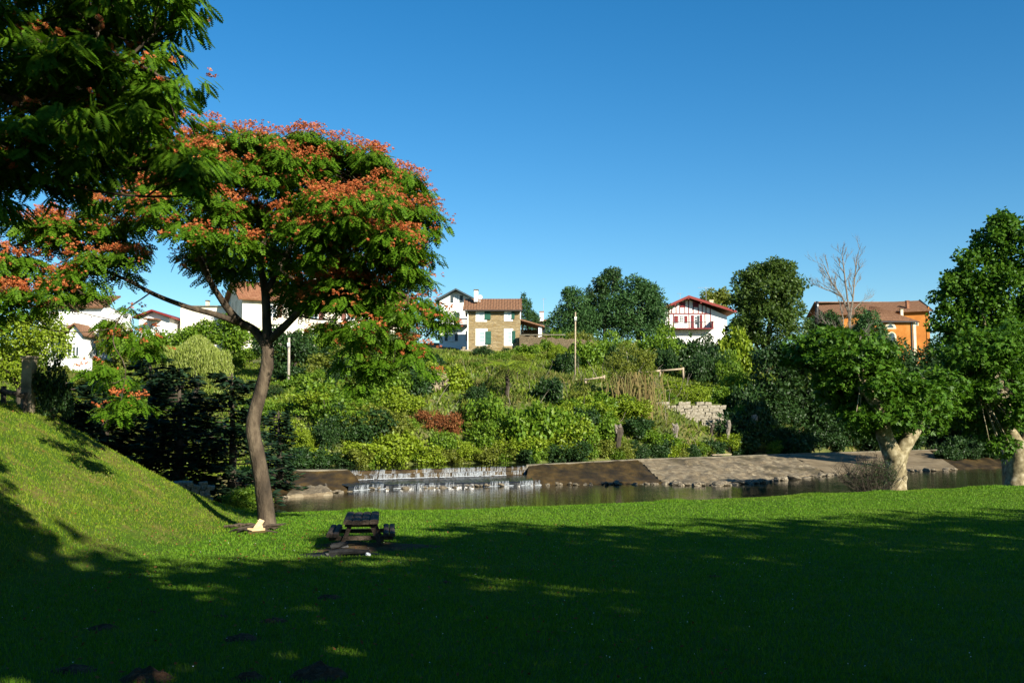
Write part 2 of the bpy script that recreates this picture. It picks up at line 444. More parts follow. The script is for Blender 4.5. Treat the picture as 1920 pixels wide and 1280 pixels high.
# ------------------------------------------------------------------ weir and water
ZW, ZC, ZU = .15, .98, .94
CREST = [(430, 883), (520, 882), (650, 881), (800, 877), (960, 873), (1070, 868), (1200, 861), (1330, 857), (1480, 851), (1650, 846), (1760, 843), (1900, 838)]
FOOT = [(430, 940), (530, 933), (640, 922), (700, 917), (930, 911), (1030, 909), (1240, 907), (1330, 911), (1430, 904), (1560, 890), (1700, 884), (1800, 881), (1960, 876)]
CR = np.array([G(x, y, ZC) for x, y in CREST]); FO = np.array([G(x, y, ZW) for x, y in FOOT])
CPX = np.array([c[0] for c in CREST], float); FPX = np.array([c[0] for c in FOOT], float)
def crest_at(px): return np.array([np.interp(px, CPX, CR[:, k]) for k in range(3)])
def foot_at(px): return np.array([np.interp(px, FPX, FO[:, k]) for k in range(3)])
# lower pool: one sheet under the weir slope; upper pool from the crest back to the far bank
xw = np.array([-40, 70.0]); 
MB().add([(-40, 27, ZW), (75, 27, ZW), (75, 78, ZW), (40, 74, ZW), (0, 60, ZW), (-14, 54, ZW), (-40, 54, ZW)], [tuple(range(7))]).build("river_water", MAT['water_low'], kind="structure")
back = [(75, 130, ZU), (-16, 130, ZU), (-16, 51, ZU)]
cl = [tuple(np.array((c[0], c[1] + .12, ZU))) for c in CR]
MB().add(cl + [(75, CR[-1][1] + 22, ZU)] + back, [tuple(range(len(cl) + 4))]).build("upper_pool_water", MAT['water_up'], kind="structure")

weir = empty("weir", (0, 58, 0), "long low concrete river weir slanting across the river below the bank", "weir")
WL = np.array((0, 58.0, 0))
def weir_patch(name, top, bot, mat, nu=40, nv=12, rough=.04, seed=0, label=None, sag=.0):
    """top, bot: lists of photo columns at the crest and at the foot -> sloped slab with a skirt"""
    us = np.linspace(0, 1, nu); vs = np.linspace(0, 1, nv)
    Vp = []
    for v in vs:
        for u in us:
            a_ = crest_at(top[0] + (top[1] - top[0]) * u); b_ = foot_at(bot[0] + (bot[1] - bot[0]) * u)
            b_ = b_ + np.array((0, 0, -.25)) if v == 1 else b_
            p = a_ + (b_ - a_) * v
            p = p + np.array((0, 0, sag * math.sin(PI * v) + (rough * 2 * (vnoise(p[0] * 1.7, p[1] * 1.7, seed) - .5)) * (1 if 0 < v else 0)))
            Vp.append(p - WL)
    f = [(j * nu + i, j * nu + i + 1, (j + 1) * nu + i + 1, (j + 1) * nu + i) for j in range(nv - 1) for i in range(nu - 1)]
    # skirt all round so the slab is solid
    ring = [i for i in range(nu)] + [j * nu + nu - 1 for j in range(1, nv)] + [(nv - 1) * nu + i for i in range(nu - 2, -1, -1)] + [j * nu for j in range(nv - 2, 0, -1)]
    n0 = len(Vp)
    for r in ring: Vp.append(Vp[r] * np.array((1, 1, 0)) + np.array((0, 0, -.6)))
    k = len(ring)
    f += [(ring[i], n0 + i, n0 + (i + 1) % k, ring[(i + 1) % k]) for i in range(k)]
    o = MB().add(Vp, f).build(name, mat, weir, smooth=False, label=label)
    return o
weir_patch("mossy_apron", (430, 652), (430, 690), MAT['moss_wet'], 70, 20, .09, 1, "dark wet mossy slope of the weir beside the falls")
weir_patch("mossy_apron", (990, 1195), (985, 1246), MAT['moss_wet'], 70, 22, .09, 2, "brown mossy slope in the middle of the weir")
weir_patch("paved_apron", (1195.5, 1476), (1246.5, 1556), MAT['paving'], 90, 26, .11, 3, "pale worn stone paved slope of the weir")
weir_patch("concrete_ramp", (1478, 1740), (1558, 1800), MAT['concrete'], 60, 16, .03, 4, "smooth pale concrete ramp at the far end of the weir")
weir_patch("mossy_apron", (1741, 1900), (1801, 1960), MAT['moss_wet'], 40, 12, .09, 5)
# crest coping, in cast lengths
for a_, b_ in ((430, 650), (986, 1110), (1110.5, 1236), (1236.5, 1350), (1350.5, 1471), (1472, 1640), (1640.5, 1760)):
    m = MB(); n = 12; Vp = []
    for i in range(n):
        c = crest_at(a_ + (b_ - a_) * i / (n - 1)) - WL
        for dy, dz in ((-.10, -.35), (-.10, .035), (.28, .035), (.28, -.9)): Vp.append(c + np.array((0, dy, dz)))
    f = [(i * 4 + k, (i + 1) * 4 + k, (i + 1) * 4 + (k + 1) % 4, i * 4 + (k + 1) % 4) for i in range(n - 1) for k in range(4)] + [(0, 1, 2, 3), ((n - 1) * 4 + 3, (n - 1) * 4 + 2, (n - 1) * 4 + 1, (n - 1) * 4)]
    m.add(Vp, f).build("crest_coping", MAT['crest'], weir)
# fall: sill, intermediate ledge and dark shelf
def ribbon(name, cols, prof, mat, parent, n=60, wob=0.0, seed=0, px_per=None, kind=None, smooth=True):
    """sweeps a (back-from-crest, z) profile along the crest between two photo columns"""
    m = MB(); Vp = []; k = len(prof)
    for i in range(n):
        px = cols[0] + (cols[1] - cols[0]) * i / (n - 1)
        c = crest_at(px)
        for q, (dy, z) in enumerate(prof):
            ww = wob * (vnoise(px * .25, q * 3.1, seed) - .5)
            Vp.append(np.array((c[0], c[1] + dy + ww, z + ww * .4)) - (WL if parent else 0))
    f = [(i * k + j, (i + 1) * k + j, (i + 1) * k + j + 1, i * k + j + 1) for i in range(n - 1) for j in range(k - 1)]
    return m.add(Vp, f).build(name, mat, parent, smooth=smooth, kind=kind)
ribbon("fall_step", (648, 992), [(.3, -.3), (.3, .90), (0, .90), (-.12, .72), (-.45, .70), (-.5, .52), (-.9, .48), (-.9, -.3)], MAT['moss_wet'], weir, 70, .12, 4, smooth=False)
m = MB(); n = 70; Vp = []
for i in range(n):
    px = 646 + (994 - 646) * i / (n - 1)
    c = crest_at(px); fo = foot_at(px + 6)
    lip = fo + np.array((0, .15 * vnoise(px * .2, 1.5, 3), 0))
    for p in (np.array((c[0], c[1] - .85, .49)), np.array((c[0], (c[1] - .85) * .5 + lip[1] * .5, .42 + .04 * vnoise(px * .3, 8, 1))), np.array((lip[0], lip[1] + .1, .36)), np.array((lip[0], lip[1], .30)), np.array((lip[0], lip[1] - .1, -.4))):
        Vp.append(p - WL)
m.add(Vp, [(i * 5 + j, (i + 1) * 5 + j, (i + 1) * 5 + j + 1, i * 5 + j + 1) for i in range(n - 1) for j in range(4)]).build("fall_shelf", MAT['shelf_wet'], weir, label="dark wet shelf under the falls")
# falling water: strands of water of many widths running down the steps
def strands(cols, prof, n, seed, at=None, wr=(.012, .045)):
    rng = np.random.default_rng(seed); m = MB(); k = len(prof)
    for q in range(n):
        px = rng.uniform(*cols)
        if rng.random() > sstep(.15, .75, float(vnoise(px * .05, seed * 1.7) * .6 + vnoise(px * .16, seed) * .4)): continue
        c = (at or crest_at)(px); w_ = rng.uniform(*wr) * (.6 + .8 * vnoise(px * .08, seed + 3)); i0_ = 0; i1_ = k
        if rng.random() < .35: i0_ = int(rng.integers(0, 3))
        if rng.random() < .25: i1_ = k - int(rng.integers(1, 3))
        if i1_ - i0_ < 2: continue
        off = -rng.uniform(0, .06); Vp = []
        for j in range(i0_, i1_):
            dy, z = prof[j]; ww = w_ * (.55 + .6 * j / k + rng.uniform(-.15, .15)); xo = rng.normal(0, .008)
            for sx in (-.5, .5): Vp.append((c[0] + sx * ww + xo, c[1] + dy + off, z + .006))
        nn_ = i1_ - i0_
        m.add(Vp, [(2 * j, 2 * j + 1, 2 * j + 3, 2 * j + 2) for j in range(nn_ - 1)])
    m.build("waterfall", MAT['fall'], kind="structure", smooth=True)
P1 = [(.10, .955), (-.02, .945), (-.14, .90), (-.21, .83), (-.25, .745)]
P2 = [(-.30, .74), (-.48, .735), (-.57, .68), (-.63, .60), (-.70, .515)]
for a_, b_, sd in ((652, 735, 2), (728, 805, 6), (798, 900, 3), (893, 950, 5)):
    nn_ = int((b_ - a_) * 1.9)
    strands((a_, b_), P1, nn_, sd); strands((a_, b_), P2, int(nn_ * 1.5), sd + 20, wr=(.015, .06))
strands((958, 985), P1, 60, 8); strands((958, 985), P2, 60, 9)
# foam lines at the foot of each step: many small white lumps
def foam(cols, dy, z, n, size, seed):
    rng = np.random.default_rng(seed); m = MB()
    oc = np.array([(1, 0, 0), (0, 1, 0), (-1, 0, 0), (0, -1, 0), (0, 0, .7)], float)
    fc = np.array([(0, 1, 4), (1, 2, 4), (2, 3, 4), (3, 0, 4)])
    for i in range(n):
        px = rng.uniform(*cols)
        if vnoise(px * .12, seed) < .28: continue
        base = crest_at(px) if dy is not None else None
        if dy is not None: p = np.array((base[0], base[1] + dy + rng.normal(0, .07), z))
        else:
            b2 = foot_at(px); p = np.array((b2[0], b2[1] - .06 + rng.normal(0, .08), z + rng.random() * .02))
        s_ = size * rng.uniform(.4, 1.3)
        m.add(oc * s_ * np.array((1.5, 1, .6)) + p, fc)
    m.build("river_foam", MAT['foam'], kind="stuff")
foam((655, 948), -.80, .515, 600, .045, 3)
foam((655, 948), -.34, .735, 200, .03, 4)
foam((664, 850), None, ZW + .01, 300, .04, 5)
foam((905, 1030), None, ZW + .01, 200, .04, 6)
# lower cascade over the shelf lip
for k, (a_, b_) in enumerate(((662, 715), (738, 790), (800, 848), (915, 952), (972, 1022))):
    strands((a_, b_), [(.28, .40), (.06, .385), (-.06, .33), (-.15, .22), (-.18, .14)], int((b_ - a_) * 1.5), 40 + k, lambda px: foot_at(px + 3) , (.015, .06))

# ------------------------------------------------------------------ rocks
def rock_mesh(seed, sub=1):
    rng = np.random.default_rng(seed)
    import bmesh
    bm = bmesh.new(); bmesh.ops.create_icosphere(bm, subdivisions=sub + 1, radius=1)
    for v in bm.verts:
        n = Vector(v.co)
        v.co *= .72 + .5 * float(vnoise(n.x * 1.6 + seed, n.y * 1.6 + n.z * 2.3, seed))
    for _ in range(5):
        nn = Vector(rdir(1, rng)[0]); dd = rng.uniform(.55, .8)
        for v in bm.verts:
            e = v.co.dot(nn) - dd
            if e > 0: v.co -= nn * e
    me = bpy.data.meshes.new("rock"); bm.to_mesh(me); bm.free(); me.materials.append(MAT['rock'])
    return me
ROCKS = [rock_mesh(s) for s in range(6)]
def put_rock(p, s, label, group, name="rock", mat=None):
    o = bpy.data.objects.new(name, random.choice(ROCKS)); COL.objects.link(o)
    o.location = tuple(p); o.scale = (s * random.uniform(.9, 1.6), s * random.uniform(.7, 1.1), s * random.uniform(.45, .75))
    o.rotation_euler = (random.uniform(-.3, .3), random.uniform(-.3, .3), random.uniform(0, 6.28))
    return tag(o, label, "rock", group)
for lo, hi, n, s0, lab, grp in ((524, 660, 34, .16, "small pale stone on the waterline below the mossy weir end", "stones by the mossy weir end"),
                                (700, 975, 26, .15, "dark wet stone between the trickles under the waterfall", "stones under the waterfall"),
                                (1030, 1236, 34, .15, "dark stone along the foot of the brown mossy slope", "stones below the brown mossy slope"),
                                (1255, 1500, 62, .24, "rubble stone at the broken foot of the paved slope", "rubble below the paved slope"),
                                (1502, 1610, 18, .20, "rubble stone at the foot of the concrete ramp", "rubble below the ramp"),
                                (1705, 1790, 14, .22, "dark stone by the water beyond the plane tree trunk", "stones beyond the plane tree")):
    for k in range(n):
        px = random.uniform(lo, hi); q = foot_at(px)
        put_rock(q + np.array((random.uniform(-.15, .15), random.uniform(-.35, .25), random.uniform(-.05, .10))), s0 * random.uniform(.6, 1.35), lab, grp)
# pale rough stone pad on the near end of the weir
m = MB(); A_, B_, C_, D_ = G(533, 930, .26), G(628, 924, .26), G(610, 903, .52), G(556, 904, .52)
gu, gv = 30, 12; Vp = []
for j in range(gv):
    for i in range(gu):
        u_, v_ = i / (gu - 1), j / (gv - 1)
        q = (A_ * (1 - u_) + B_ * u_) * (1 - v_) + (D_ * (1 - u_) + C_ * u_) * v_
        e_ = min(u_, 1 - u_, v_, 1 - v_)
        q = q + np.array((.12 * (vnoise(u_ * 9, v_ * 5, 3) - .5), .15 * (vnoise(u_ * 7, v_ * 6, 8) - .5), .16 * (fbm(u_ * 8, v_ * 4, 2) - .5) - (.3 if e_ == 0 else 0)))
        Vp.append(q)
m.add(Vp, [(j * gu + i, j * gu + i + 1, (j + 1) * gu + i + 1, (j + 1) * gu + i) for j in range(gv - 1) for i in range(gu - 1)])
tag(m.build("stone_slab", MAT['paving']), "pale rough stone slab on the weir end behind the silk tree trunk", "slab")

# ------------------------------------------------------------------ foliage helpers
def leaf_quads(p, t, nrm, L, W):
    """rhombic leaves at points p, growing along t, facing nrm"""
    b = unit(np.cross(nrm, t)); n = len(p)
    L = np.broadcast_to(np.asarray(L, float), (n,))[:, None]; W = np.broadcast_to(np.asarray(W, float), (n,))[:, None]
    mid = p + t * L * .45
    V = np.stack([p, mid + b * W * .5, p + t * L, mid - b * W * .5], 1).reshape(-1, 3)
    return V, np.arange(n * 4).reshape(n, 4)
def sublobes(lobes, k, frac, rng, up=.25):
    out = []
    for c, r in lobes:
        c = np.asarray(c, float); r = np.asarray(r, float)
        d = unit(rdir(k, rng) + np.array((0, 0, up)))
        for q in range(k):
            f = frac * rng.uniform(.7, 1.3)
            out.append((c + d[q] * r * rng.uniform(.62, .98), r * f))
    return out
def shell_points(lobes, n, rng, inner=.6):
    R = np.array([l[1] for l in lobes]); C = np.array([l[0] for l in lobes])
    a = (R[:, 0] * R[:, 1] + R[:, 1] * R[:, 2] + R[:, 0] * R[:, 2]) ** 1.0
    idx = rng.choice(len(lobes), n, p=a / a.sum())
    u = rdir(n, rng); r = rng.uniform(inner ** 3, 1, n) ** (1 / 3)
    p = C[idx] + u * R[idx] * r[:, None]
    return p, unit(u / R[idx])
def foliage(lobes, n, L, W, rng, inner=.6, droop=.3, face=.9, jit=.8):
    p, o = shell_points(lobes, n, rng, inner)
    t = unit(rdir(n, rng) + o * .5 + np.array((0, 0, -droop)))
    nn = unit(o * face + np.array((0, 0, .35)) + rdir(n, rng) * jit)
    return leaf_quads(p, t, nn, L * rng.uniform(.65, 1.3, n), W * rng.uniform(.7, 1.25, n))
def bez(a, b, bend, n=6):
    a = np.asarray(a, float); b = np.asarray(b, float)
    m = (a + b) / 2 + np.asarray(bend)
    t = np.linspace(0, 1, n)[:, None]
    return (1 - t) ** 2 * a + 2 * t * (1 - t) * m + t * t * b

def tree(name, label, cat, base, top_z, lobes, n, leaf, mat, bark, trunk_r, rng_seed, group=None, k=14, frac=.36, droop=.3, limbs=9, fork=.35, lean=(0, 0), inner=.6):
    """base: world point; lobes in world coordinates; trunk with limbs reaching into the lobes"""
    rng = np.random.default_rng(rng_seed)
    base = np.asarray(base, float)
    root = empty(name, base, label, cat, group)
    lob = [(np.asarray(c, float) - base, np.asarray(r, float)) for c, r in lobes]
    cen = np.mean([l[0] for l in lob], axis=0)
    fk = np.array((cen[0] * .5 + lean[0], cen[1] * .5 + lean[1], (top_z - base[2]) * fork))
    mb = MB()
    mb.tube(bez((0, 0, -.4), fk, (lean[0] * .5, 0, 0), 7), np.linspace(trunk_r * 1.25, trunk_r * .75, 7), 9, wob=.12)
    subs = sublobes(lob, k, frac, rng)
    for q in range(limbs):
        c, r = subs[int(rng.integers(len(subs)))]
        e = fk + (c - fk) * .9
        mb.tube(bez(fk - np.array((0, 0, .15)), e, (0, 0, .12 * np.linalg.norm(e - fk)), 6), np.linspace(trunk_r * .5, trunk_r * .1, 6), 6)
    mb.build("trunk", bark, root, smooth=True)
    V_, F_ = foliage(subs + [(c, r * .8) for c, r in lob], n, leaf[0], leaf[1], rng, inner, droop)
    MB().add(V_, F_).build("crown", mat, root)
    return root
def px_lobes(d, spec, dy=1.0):
    """(px, py, rx_px, rz_px) -> ellipsoids at depth d"""
    m = d / F
    return [(P(x, y, d + (0 if len(s) == 0 else s[0])), (rx * m, (rx + rz) * .5 * m * dy, rz * m)) for x, y, rx, rz, *s in spec]

# shared shrub meshes
def shrub_proto(seed, n=4200, L=.12, W=.075, flat=.85):
    rng = np.random.default_rng(seed)
    base = [((rng.uniform(-.2, .2), rng.uniform(-.2, .2), .45), (.6, .6, .45 * flat))] + [((rng.uniform(-.65, .65), rng.uniform(-.65, .65), rng.uniform(.15, .8)), tuple(rng.uniform(.22, .45, 3))) for _ in range(6)]
    mb = MB()
    mb.add(*foliage(sublobes(base, 8, .42, rng) + base, n, L, W, rng, .5, .25))
    for q in range(16):      # free shoots breaking the outline
        d = unit(rdir(1, rng)[0] * np.array((1, 1, .5)) + np.array((0, 0, .65))); a = d * .45 + np.array((0, 0, .3)); ln = rng.uniform(.3, .75); k = 26
        t = rng.uniform(0, 1, k)[:, None]; p = a + d * ln * t + np.array((0, 0, -.2)) * t ** 2 + rng.normal(0, .03, (k, 3))
        mb.add(*leaf_quads(p, unit(d + rng.normal(0, .7, (k, 3))), unit(rdir(k, rng) + np.array((0, 0, .6))), L * rng.uniform(.7, 1.3, k), W))
    return mb
def stem_proto(seed):
    rng = np.random.default_rng(seed); mb = MB()
    for q in range(5):
        e = np.array((rng.uniform(-.45, .45), rng.uniform(-.45, .45), rng.uniform(.5, .95)))
        mb.tube(bez((rng.uniform(-.08, .08), rng.uniform(-.08, .08), -.15), e, (0, 0, .1), 4), np.linspace(.03, .01, 4), 5)
    return mb
SHRUB = {}
for q in range(6):
    src = shrub_proto(40 + q, 4200, (.12, .09, .15, .11, .085, .13)[q], (.075, .06, .085, .05, .06, .09)[q])
    for key in ('leaf_light', 'leaf_mid', 'leaf_olive', 'leaf_dark'):
        o = src.build("foliage", MAT[key]); SHRUB[(key, q)] = o.data; bpy.data.objects.remove(o)
_o = stem_proto(5).build("stem", MAT['bark_dark']); STEM = _o.data; bpy.data.objects.remove(_o)
def shrub(p, s, key, label, group=None, name="shrub", q=None):
    root = empty(name, p, label, "shrub", group, random.uniform(0, 6.28))
    f = bpy.data.objects.new("foliage", SHRUB[(key, random.randrange(6) if q is None else q)]); COL.objects.link(f); f.parent = root
    st = bpy.data.objects.new("stem", STEM); COL.objects.link(st); st.parent = root
    s = np.broadcast_to(np.asarray(s, float), (3,))
    root.scale = tuple(s)
    return root

# ------------------------------------------------------------------ far bank planting
def px_shrub(px, py_base, py_top, wpx, key, label, group=None):
    p = T(px, py_base); d = p[1]
    h = max(.5, P(px, py_top, d)[2] - p[2]); wr = wpx * d / F * .5
    p = p + np.array((0, wr * .4, -.15))
    return shrub(p, (wr, wr, h / 1.1), key, label, group)
NAMED = [
    (545, 850, 775, 95, 'leaf_light', "yellow-green shrub by the upper pool just beside the silk tree trunk"),
    (575, 872, 822, 80, 'leaf_light', "bright low leafy shrub overhanging the upper pool above the mossy weir end"),
    (690, 820, 762, 130, 'leaf_olive', "broad olive shrub high above the start of the waterfall"),
    (680, 868, 815, 110, 'leaf_light', "pale leafed shrub dipping into the pool above the waterfall"),
    (750, 868, 800, 110, 'leaf_light', "pale leafed shrub above the middle of the waterfall"),
    (872, 800, 745, 32, 'leaf_olive', "small upright olive shrub beside the rust-brown dead bush"),
    (845, 868, 800, 90, 'leaf_mid', "dark rounded shrub at the pool edge under the rust-brown bush"),
    (925, 820, 735, 120, 'leaf_mid', "tall rounded green shrub just below the palm"),
    (1000, 850, 745, 140, 'leaf_mid', "large green shrub mass in the middle of the bank"),
    (960, 868, 805, 130, 'leaf_light', "bright green shrub at the water below the palm"),
    (1085, 855, 760, 120, 'leaf_mid', "green shrub mass below the pale telegraph pole"),
    (1060, 868, 815, 120, 'leaf_dark', "dark shrub at the pool edge below the telegraph pole"),
    (1250, 860, 815, 70, 'leaf_light', "low green shrub at the waterline between the pollard stumps"),
    (1235, 700, 612, 120, 'leaf_mid', "leafy shrub beside the timber framed house balcony"),
    (1290, 690, 624, 110, 'leaf_dark', "shrub mass under the balcony, its deep shade put into dark leaves"),  # dark leaf colour carries the shade under the balcony
    (1340, 690, 628, 70, 'leaf_dark', "dark shrub under the white end of the timber framed house"),
    (1262, 660, 616, 50, 'leaf_mid', "leafy shrub at the corner of the balcony"),
    (1140, 690, 622, 90, 'leaf_mid', "green shrub on the terrace beneath the ridge conifers"),
    (1385, 700, 612, 90, 'leaf_light', "bright shrub standing against the white end of the timber framed house"),
    (1395, 760, 690, 90, 'leaf_light', "lit shrub beneath the bright one at the white house end"),
    (1285, 745, 712, 150, 'leaf_light', "bright creeper mound spilling over the pale ruined wall"),
    (905, 668, 642, 44, 'leaf_dark', "dark shrub against the foot of the stone house"),
    (985, 668, 640, 60, 'leaf_mid', "shrub at the corner of the stone house and terrace wall"),
    (855, 650, 628, 60, 'leaf_light', "leafy shrub in front of the white balcony house"),
    (640, 700, 650, 130, 'leaf_olive', "olive shrub below the long cream farmhouse"),
    (720, 690, 640, 110, 'leaf_mid', "green shrub below the end of the long cream farmhouse"),
    (600, 780, 700, 120, 'leaf_mid', "green shrub behind the grey pole near the silk tree"),
    (785, 700, 655, 80, 'leaf_dark', "dark ivy shrub above the brown ruined wall"),
]
for a_ in NAMED: px_shrub(*a_)
for k_ in range(11):
    p_ = P(1000 + k_ * 12 + random.uniform(-4, 4), 660, 107.5); p_[2] = float(H(p_[0], p_[1])) - .1
    shrub(p_, (1.0, .7, random.uniform(.8, 1.9)), random.choice(['leaf_mid', 'leaf_light', 'leaf_dark']), "creeper-like shrub growing up the long terrace wall", "shrubs along the terrace wall")
for k_ in range(15):
    px = 1015 + k_ * 17 + random.uniform(-5, 5)
    p_ = P(px, 640, 122 + random.uniform(-3, 2)); p_[2] = float(H(p_[0], p_[1])) - .2
    shrub(p_, (1.5, 1.3, random.uniform(1.8, 3.0)), random.choice(['leaf_mid', 'leaf_dark', 'leaf_olive']), "shrub of the dark hedge along the ridge under the conifers", "hedge under the ridge conifers")
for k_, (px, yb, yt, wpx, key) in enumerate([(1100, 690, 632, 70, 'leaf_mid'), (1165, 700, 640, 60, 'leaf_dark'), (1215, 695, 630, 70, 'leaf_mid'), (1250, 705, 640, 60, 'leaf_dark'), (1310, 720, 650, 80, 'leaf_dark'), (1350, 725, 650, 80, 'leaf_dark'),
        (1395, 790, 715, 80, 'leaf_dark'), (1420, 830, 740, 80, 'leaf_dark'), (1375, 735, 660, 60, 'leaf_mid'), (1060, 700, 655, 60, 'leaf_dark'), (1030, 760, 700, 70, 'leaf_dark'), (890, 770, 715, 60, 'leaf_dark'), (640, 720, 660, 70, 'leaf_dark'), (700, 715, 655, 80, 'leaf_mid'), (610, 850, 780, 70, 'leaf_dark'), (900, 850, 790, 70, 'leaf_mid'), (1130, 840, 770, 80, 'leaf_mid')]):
    o_ = px_shrub(px, yb, yt, wpx, key, "tall bushy shrub rising above the tangle on the far bank", "tall shrubs on the far bank")  # dark-leaved ones hold the deep shade below the timber house in their colour
GEN = "green shrub in the tangle of growth covering the far bank"
rr = random.Random(4)
for k in range(16):
    q_ = crest_at(1745 + k * 11) * .55 + foot_at(1800 + k * 10) * .45; s = rr.uniform(.9, 1.5)
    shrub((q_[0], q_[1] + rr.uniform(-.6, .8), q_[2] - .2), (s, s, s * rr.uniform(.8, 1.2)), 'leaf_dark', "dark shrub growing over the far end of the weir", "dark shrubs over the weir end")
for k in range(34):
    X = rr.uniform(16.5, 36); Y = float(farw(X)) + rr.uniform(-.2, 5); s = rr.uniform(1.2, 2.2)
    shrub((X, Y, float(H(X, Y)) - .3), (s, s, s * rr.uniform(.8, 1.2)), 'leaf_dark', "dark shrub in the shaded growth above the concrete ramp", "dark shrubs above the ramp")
for k in range(44):   # overhanging growth along the waterline
    X = -12.6 + k * .76 + rr.uniform(-.3, .3); Y = float(farw(X)) + rr.uniform(-.1, .7); s = rr.uniform(.75, 1.25)
    if 13.5 < X < 18.5 and k % 2: continue
    shrub((X, Y, .9), (s, s, s * rr.uniform(.7, 1.15)), rr.choice(['leaf_light', 'leaf_mid', 'leaf_mid', 'leaf_olive', 'leaf_dark']), "leafy shrub leaning over the upper pool's waterline", "shrubs along the upper pool")
for k in range(22):
    X = rr.uniform(-12, 13); t = rr.uniform(1.5, 8.5); Y = float(farw(X)) + t; s = rr.uniform(1.9, 2.8); z = float(H(X, Y))
    px_ = 960 + X / Y * F; py_ = 780 - (z + s - CAMZ) / Y * F
    if 765 < px_ < 885 and py_ < 806: continue
    if 900 < px_ < 1005 and py_ < 738: continue
    if px_ > 1180 or (py_ < 722 and px_ > 985): continue
    shrub((X, Y, z - .5), (s, s, s * rr.uniform(.75, 1.0)), rr.choice(['leaf_mid', 'leaf_mid', 'leaf_light', 'leaf_dark']), "large overgrown bush in the tangle on the far bank", "large bushes on the far bank", q=rr.choice([1, 4]))  # dark-leaved picks paint shade pockets into the growth
for k in range(190):
    X = rr.uniform(-12.5, 20); t = rr.choice([rr.uniform(.3, 3.5), rr.uniform(1, 11), rr.uniform(1, 11), rr.uniform(19, 42)])
    Y = float(farw(X)) + t
    if t > 18 and 8 < X < 22 and t < 26: continue
    s = rr.uniform(.7, 1.9) * (1.0 if t < 12 else .75)
    if t < 1.5: s *= .7
    z = float(H(X, Y))
    # keep the path and the two ruined walls free
    px_ = 960 + X / Y * F; py_ = 780 - (z + s - CAMZ) / Y * F
    if 1215 < px_ < 1365 and 735 < py_ < 800: continue
    if 985 < px_ < 1310 and 670 < py_ < 722: continue
    if 770 < px_ < 850 and 690 < py_ < 740: continue
    if 770 < px_ < 880 and py_ < 806 and t < 9: continue
    if 900 < px_ < 1005 and py_ < 738 and t < 15: continue
    key = rr.choices(['leaf_light', 'leaf_mid', 'leaf_olive', 'leaf_dark'], [3, 4, 2, 1])[0]
    shrub((X, Y, z - .2), (s, s, s * rr.uniform(.7, 1.1)), key, GEN, "tangle of shrubs on the far bank")
for k in range(85):   # left rise below the houses
    X = rr.uniform(-48, -13); Y = rr.uniform(52, 104)
    s = rr.uniform(1.0, 2.2)
    shrub((X, Y, float(H(X, Y)) - .2), (s, s, s * .8), rr.choice(['leaf_mid', 'leaf_mid', 'leaf_olive', 'leaf_dark']), "green shrub on the slope below the white houses beyond the silk tree", "shrubs below the white houses")

# weeds and tall grass over the bank: nobody could count these
rng = np.random.default_rng(21)
n = 180000
X = rng.uniform(-50, 34, n); t = rng.uniform(0, 1, n) ** .8 * np.where(X < -14, 66, 46); Y = farw(X) + t
kp = ~((t > 12.6) & (t < 15.8) & (X > .5) & (X < 17.5) & (rng.random(n) < .85)); X, t, Y = X[kp], t[kp], Y[kp]; n = len(X)
p = np.stack([X, Y, H(X, Y) - .03], 1)
tt = unit(rng.normal(size=(n, 3)) * np.array((.6, .6, .2)) + np.array((0, -.15, .8)))
nn = unit(rdir(n, rng) + np.array((.4, -.6, .3)))
pn = fbm(X * .25, Y * .25, 31)
dry = pn + rng.normal(0, .06, n) > .53
dry |= (t > 12) & (t < 18.5) & (X > -2) & (X < 16) & (rng.random(n) < .75)
for nm, mk, mt in (("undergrowth", ~dry, MAT['leaf_weed']), ("dry_grass", dry, MAT['drygrass'])):
    V_, F_ = leaf_quads(p[mk], tt[mk], nn[mk], rng.uniform(.15, .55, mk.sum()) * (.5 + 1.3 * pn[mk]), rng.uniform(.06, .17, mk.sum()))
    tag(MB().add(V_, F_).build(nm, mt, kind="stuff"), "low weeds and creepers covering the far bank" if nm == "undergrowth" else "dry yellow grass on the far bank and its path", "undergrowth" if nm == "undergrowth" else "grass")

# trodden path along the terrace
Vp = []; nx_ = 60
for i in range(nx_):
    X_ = 0.5 + 17 * i / (nx_ - 1)
    for dt in (13.6, 14.2, 14.8, 15.6):
        Y_ = float(farw(X_)) + dt + .25 * math.sin(X_ * .9); Vp.append((X_, Y_, float(H(X_, Y_)) + .03))
MB().add(Vp, [(i * 4 + j, (i + 1) * 4 + j, (i + 1) * 4 + j + 1, i * 4 + j + 1) for i in range(nx_ - 1) for j in range(3)]).build("path", MAT['path'], smooth=True, kind="structure")
# dead stems poking out of the growth
rng = np.random.default_rng(33); mb = MB()
for q in range(170):
    X_ = rng.uniform(-12, 16); Y_ = float(farw(X_)) + rng.uniform(.2, 24); z_ = float(H(X_, Y_)); L = rng.uniform(.6, 2.0)
    dv = unit(rng.normal(0, .6, 3) + np.array((0, -.2, .9))); a_ = np.array((X_, Y_, z_ + .1))
    mb.tube(bez(a_, a_ + dv * L, rng.normal(0, .12 * L, 3), 4), np.linspace(.022, .008, 4), 4, cap=False)
mb.build("dead_stem_litter", MAT['bark_dead'], kind="stuff")
